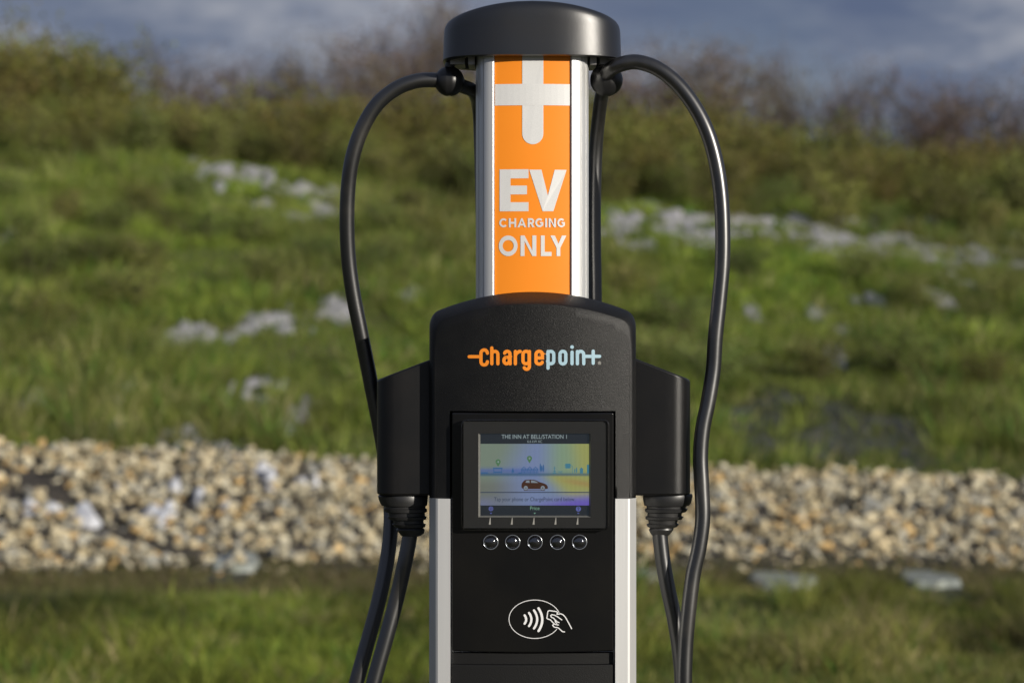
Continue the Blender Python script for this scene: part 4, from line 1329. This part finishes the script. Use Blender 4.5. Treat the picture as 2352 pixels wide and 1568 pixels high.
hT += [box(1372, 1402, 676, 718), [(1364, 682), (1410, 682), (1387, 658)], box(1441, 1461, 632, 718), disc(1322, 692, 5, 24, 12), disc(1340, 686, 6, 28, 12)] + [box(x_, x_+4, 692, 716) for x_ in (1164, 1174, 1184, 1194)]
decal('town_drawing', [[p] for p in hT], tf3, yc(.0001), M['scr_teal'], display, 0.000004)
for (mx_, my_) in ((569, 604), (877, 570)):
    decal('map_pin', [[[(mx_ + 25*math.cos(R(a)), my_ + 25*math.sin(R(a))) for a in range(150, 391, 15)] + [(mx_ + 2, my_ + 46), (mx_ - 2, my_ + 46)]]], tf3, yc(.0001), M['scr_green'], display)
    decal('map_pin_mark', ribbon([(mx_-10, my_+2), (mx_+8, my_+2)], 5) and [ribbon([(mx_-10, my_+2), (mx_+8, my_+2)], 5), ribbon([(mx_-2, my_-9), (mx_+6, my_-2), (mx_+2, my_+10)], 5)], tf3, yc(.0002), M['scr_text'], display)
car = [[(798, 840), (802, 815), (818, 795), (832, 783), (860, 778), (915, 779), (945, 787), (976, 803), (1010, 812), (1042, 826), (1056, 845), (1058, 866), (1040, 870), (975, 870), (860, 870), (815, 868), (800, 858)]]
decal('car_drawing', [car, [box(820, 1030, 882, 887)]], tf3, yc(.0001), M['scr_car'], display)
decal('car_window', [[[(836, 808), (848, 786), (876, 785), (880, 810)]], [[(892, 785), (912, 786), (940, 795), (966, 811), (892, 810)]], [disc(841, 860, 21)], [disc(1007, 860, 21)]], tf3, yc(.0003), M['scr_white'], display)
decal('car_mark', [[box(832, 850, 858, 862)], [box(998, 1016, 858, 862)], [box(1005, 1009, 851, 869)]] + [ribbon(disc(841, 860, 23, n=20), 3, closed=True), ribbon(disc(1007, 860, 23, n=20), 3, closed=True)], tf3, yc(.0004), M['scr_car'], display)
# pointer wedges under the display
for wx_ in (489, 704, 918, 1132, 1347):
    decal('pointer_mark', [[[(wx_-11, 1216), (wx_+9, 1216), (wx_+7, 1150), (wx_+2, 1146)]]], tf3, lambda x: YD - 0.0003, M['wedge'], display)
# clear window over the display
def plate(out, y0, y1):
    n = len(out)
    v = [(x, y0, z) for x, z in out] + [(x, y1, z) for x, z in out]
    return v, [tuple(range(n)), tuple(range(2*n-1, n-1, -1))] + [(k, n+k, n+(k+1) % n, (k+1) % n) for k in range(n)]
v, f = plate(rrect(x0, x1, z0, z1, 0.006, 8), YD - 0.0030, YD - 0.0012)
pane = mesh_obj('window_pane', v, f, M['pane'], root); bevel(pane, 0.0009, 3)
# raised gloss rim round the window
ro = rrect(x0 - .0006, x1 + .0006, z0 - .0006, z1 + .0006, 0.0066, 8); ri = rrect(x0 + .0007, x1 - .0007, z0 + .0007, z1 - .0007, 0.0054, 8)
n = len(ro); mb = MB()
mb.add([(x, YD + 0.002, z) for x, z in ro] + [(x, YD - 0.0022, z) for x, z in ro] + [(x, YD - 0.0026, z) for x, z in ri] + [(x, YD + 0.002, z) for x, z in ri],
       [(a*n+k, a*n+(k+1) % n, (a+1)*n+(k+1) % n, (a+1)*n+k) for a in range(3) for k in range(n)])
mb.build('window_rim', M['gloss'], root, True, 30)

# --- five round buttons
def dome(cx, cz, r, y0, h, n=28, m_=7):
    rings = []
    for j in range(m_):
        a = R(90*j/(m_))
        rings.append([(cx + r*math.cos(a)*math.cos(2*PI*k/n), y0 - h*math.sin(a), cz + r*math.cos(a)*math.sin(2*PI*k/n)) for k in range(n)])
    mb = MB(); mb.loft(rings, cap0=True, cap1=True)
    return mb
M['chrome'] = mat('bright_button_edge', (0.55, 0.57, 0.60), 0.22, 0.9)
M['btn'] = mat('dark_button_core', (0.012, 0.011, 0.012), 0.08, 0, 0.7, coat=1.0, bump=(350, 0.35, 0.002), var=(220, (0.07, 0.02, 0.015), 0.68, 0.8))
for bx_ in (497, 711, 931, 1151, 1368):
    X, Z = tf3(bx_, 1393)
    yb_ = ypanel(X)
    b = dome(X, Z, 0.0070, yb_ + 0.001, 0.0042).build('button', M['btn'], root, True, 60)
    mb = MB()
    pts = [(X + 0.0077*math.cos(2*PI*k/36), yb_ - 0.0004, Z + 0.0076*math.sin(2*PI*k/36)) for k in range(37)]
    mb.tube(pts, 0.0006, 6, caps=False)
    mb.build('button_ring', M['chrome'], b, True)
    dome(X, Z, 0.0074, yb_ + 0.0005, 0.0056).build('button_lens', M['lens'], b, True, 60)

# --- holsters
YH = 0.031
def holster(sg, pin, pout, label):
    k = S0*(D + YH)/D
    xi = (pin - 1176)*k; xo = (pout - 1176)*k
    z0 = EYE + (784 - 1138)*k; zi = EYE + (784 - 820)*k; zo = EYE + (784 - 873)*k
    r = 0.020
    pl = [(xi, YH + 0.002)]
    pl += [(xo - sg*r*1.5, YH)]
    for a in range(0, 91, 9):
        pl.append((xo - sg*r*(1 - math.sin(R(a))), YH + r*1.3*(1 - math.cos(R(a)))))
    pl += [(xo, 0.115), (xo - sg*0.012, 0.125), (xi, 0.125)]
    zt_ = lambda x: zi + (zo - zi)*(x - xi)/(xo - xi) 
    n = len(pl)
    v = [(x, y, z0) for x, y in pl] + [(x, y, zt_(x)) for x, y in pl]
    f = [(a, (a+1) % n, n+(a+1) % n, n+a) for a in range(n)] + [tuple(range(n-1, -1, -1)), tuple(range(n, 2*n))]
    if sg < 0: f = [t[::-1] for t in f]
    o = mesh_obj('holster', v, f, M['holster'], root)
    bevel(o, 0.0026, 3, 40)
    # dark mouth the plug sits in
    return o
holster(-1, 1002, 863, None)
holster(1, 1452, 1589, None)

# ------------------------------------------------------------------ charging cables (plug, cord, clamp ball)
def ell(cx, cy, z, rx, ry, n=32): return [(cx + rx*math.cos(2*PI*k/n), cy + ry*math.sin(2*PI*k/n), z) for k in range(n)]
def cable(sg, label, ballc, ballr, path, plugpath, boot, tail):
    X, Y, Z = PX(*ballc)
    t = empty('charging_cable', (X, Y, Z), label, 'charging cable', 'charging cables of the station')
    # boot
    yb2 = 0.057
    mb = MB(); rings = []
    for (py, xl, xr) in boot:
        a = PX(xl, py, yb2); b = PX(xr, py, yb2)
        rx = (b[0]-a[0])/2
        rings.append(ell((a[0]+b[0])/2, yb2, a[2], rx, rx*0.80))
    mb.loft(rings)
    p = mb.build('plug', M['rubber'], t, True, 35)
    mb = MB(); mb.tube(catmull([PX(*q) for q in path], 10), 0.0083, 20)
    mb.build('cord', M['cord'], t, True, 60)
    mb = MB(); mb.tube(catmull([PX(*q) for q in tail], 8), 0.0078, 16)
    mb.build('cord', M['cord'], t, True, 60)
    # ball: two half shells with a seam
    mb = MB(); rg = []
    m_ = 22
    for j in range(m_+1):
        a = PI*(j + 0.02)/(m_ + 0.04)
        rr_ = ballr*math.sin(a)*(0.955 if j in (11,) else 1.0)
        rg.append([(X + ballr*math.cos(a)*sg*0.99, Y + rr_*math.cos(2*PI*k/32), Z + rr_*math.sin(2*PI*k/32)) for k in range(32)])
    mb.loft(rg)
    b = mb.build('clamp_ball', M['ball'], t, True, 60)
    b.rotation_euler = (0, 0, 0)
    mb = MB(); mb.tube([(X, Y, Z + ballr*0.9), (X + sg*-0.004, Y, Z + ballr + 0.012)], 0.0055, 12)
    mb.build('hanger', M['ball'], t, True, 40)
    return t

def boot_profile(xl, xr, flip):
    # (height, left, right) from the collar down to the cord
    if not flip:   # left plug
        ks = [(1134,872,981),(1139,868,983),(1153,872,982),(1160,876,981),(1162,884,978),(1166,884,977),(1168,881,981),(1175,884,981),(1177,892,976),(1184,893,976),(1186,889,980),(1192,894,979),(1194,903,973),(1201,904,973),(1203,900,978),(1209,906,977),(1212,913,972),(1216,910,976),(1224,917,974),(1230,922,966),(1232,926,958)]
    else:
        ks = [(1134,1479,1590),(1139,1476,1591),(1153,1478,1588),(1160,1480,1583),(1162,1485,1576),(1166,1485,1575),(1168,1481,1580),(1175,1482,1576),(1177,1487,1567),(1184,1487,1565),(1186,1482,1571),(1192,1483,1566),(1194,1489,1557),(1201,1490,1555),(1203,1485,1560),(1209,1487,1555),(1212,1493,1547),(1216,1490,1547),(1224,1494,1541),(1230,1499,1535),(1232,1503,1530)]
    return ks

Lp = [(1022,188,0.10),(990,184,0.098),(950,188,0.096),(905,207,0.095),(862,245,0.095),(828,305,0.097),(808,370,0.10),(799,440,0.105),(797,520,0.11),(801,600,0.115),(812,680,0.12),(827,755,0.125),(842,830,0.13),(857,905,0.133),
      (872,980,0.136),(886,1060,0.138),(895,1130,0.136),(898,1200,0.128),(890,1280,0.118),(872,1370,0.108),(848,1460,0.102),(818,1568,0.098),(782,1700,0.10),(770,1950,0.11),(800,2300,0.11),(880,2600,0.10),(965,2680,0.09),(1010,2560,0.075),
      (985,2200,0.062),(900,1850,0.055),(845,1640,0.052),(858,1568,0.052),(888,1460,0.055),(912,1370,0.058),(930,1290,0.056),(940,1238,0.057),(943,1215,0.057)]
Lt = [(1040,190,0.10),(1066,200,0.112),(1088,212,0.135),(1100,250,0.180),(1104,330,0.190),(1108,500,0.190),(1110,700,0.188),(1112,900,0.186)]
cable(-1, 'left black charging cable looping from its ball down behind the left holster', (1032,187,0.10), 0.0168, Lp, None, boot_profile(0, 0, False), Lt)
Rp = [(1390,180,0.095),(1402,160,0.068),(1430,147,0.058),(1465,143,0.055),(1510,158,0.052),(1555,193,0.050),(1595,245,0.048),(1625,305,0.046),(1645,375,0.045),(1656,450,0.044),(1660,530,0.043),(1659,610,0.042),(1652,690,0.041),(1643,775,0.040),(1638,850,0.040),
      (1627,920,0.038),(1614,985,0.036),(1609,1050,0.035),(1612,1120,0.034),(1614,1190,0.033),(1606,1255,0.032),(1592,1320,0.031),(1582,1400,0.030),(1575,1480,0.030),(1572,1568,0.030),(1572,1700,0.032),(1590,1950,0.035),(1600,2300,0.04),(1560,2600,0.05),(1480,2690,0.06),(1430,2560,0.068),
      (1450,2250,0.070),(1520,1900,0.066),(1560,1700,0.062),(1566,1568,0.060),(1560,1490,0.059),(1549,1420,0.058),(1534,1350,0.057),(1523,1290,0.057),(1517,1240,0.057),(1515,1215,0.057)]
Rt = [(1390,195,0.11),(1381,225,0.135),(1374,280,0.160),(1368,350,0.172),(1365,450,0.176),(1365,560,0.176),(1367,700,0.174),(1367,900,0.174)]
cable(1, 'right black charging cable arching from its ball and hanging clear of the right holster', (1393,184,0.095), 0.0183, Rp, None, boot_profile(0, 0, True), Rt)
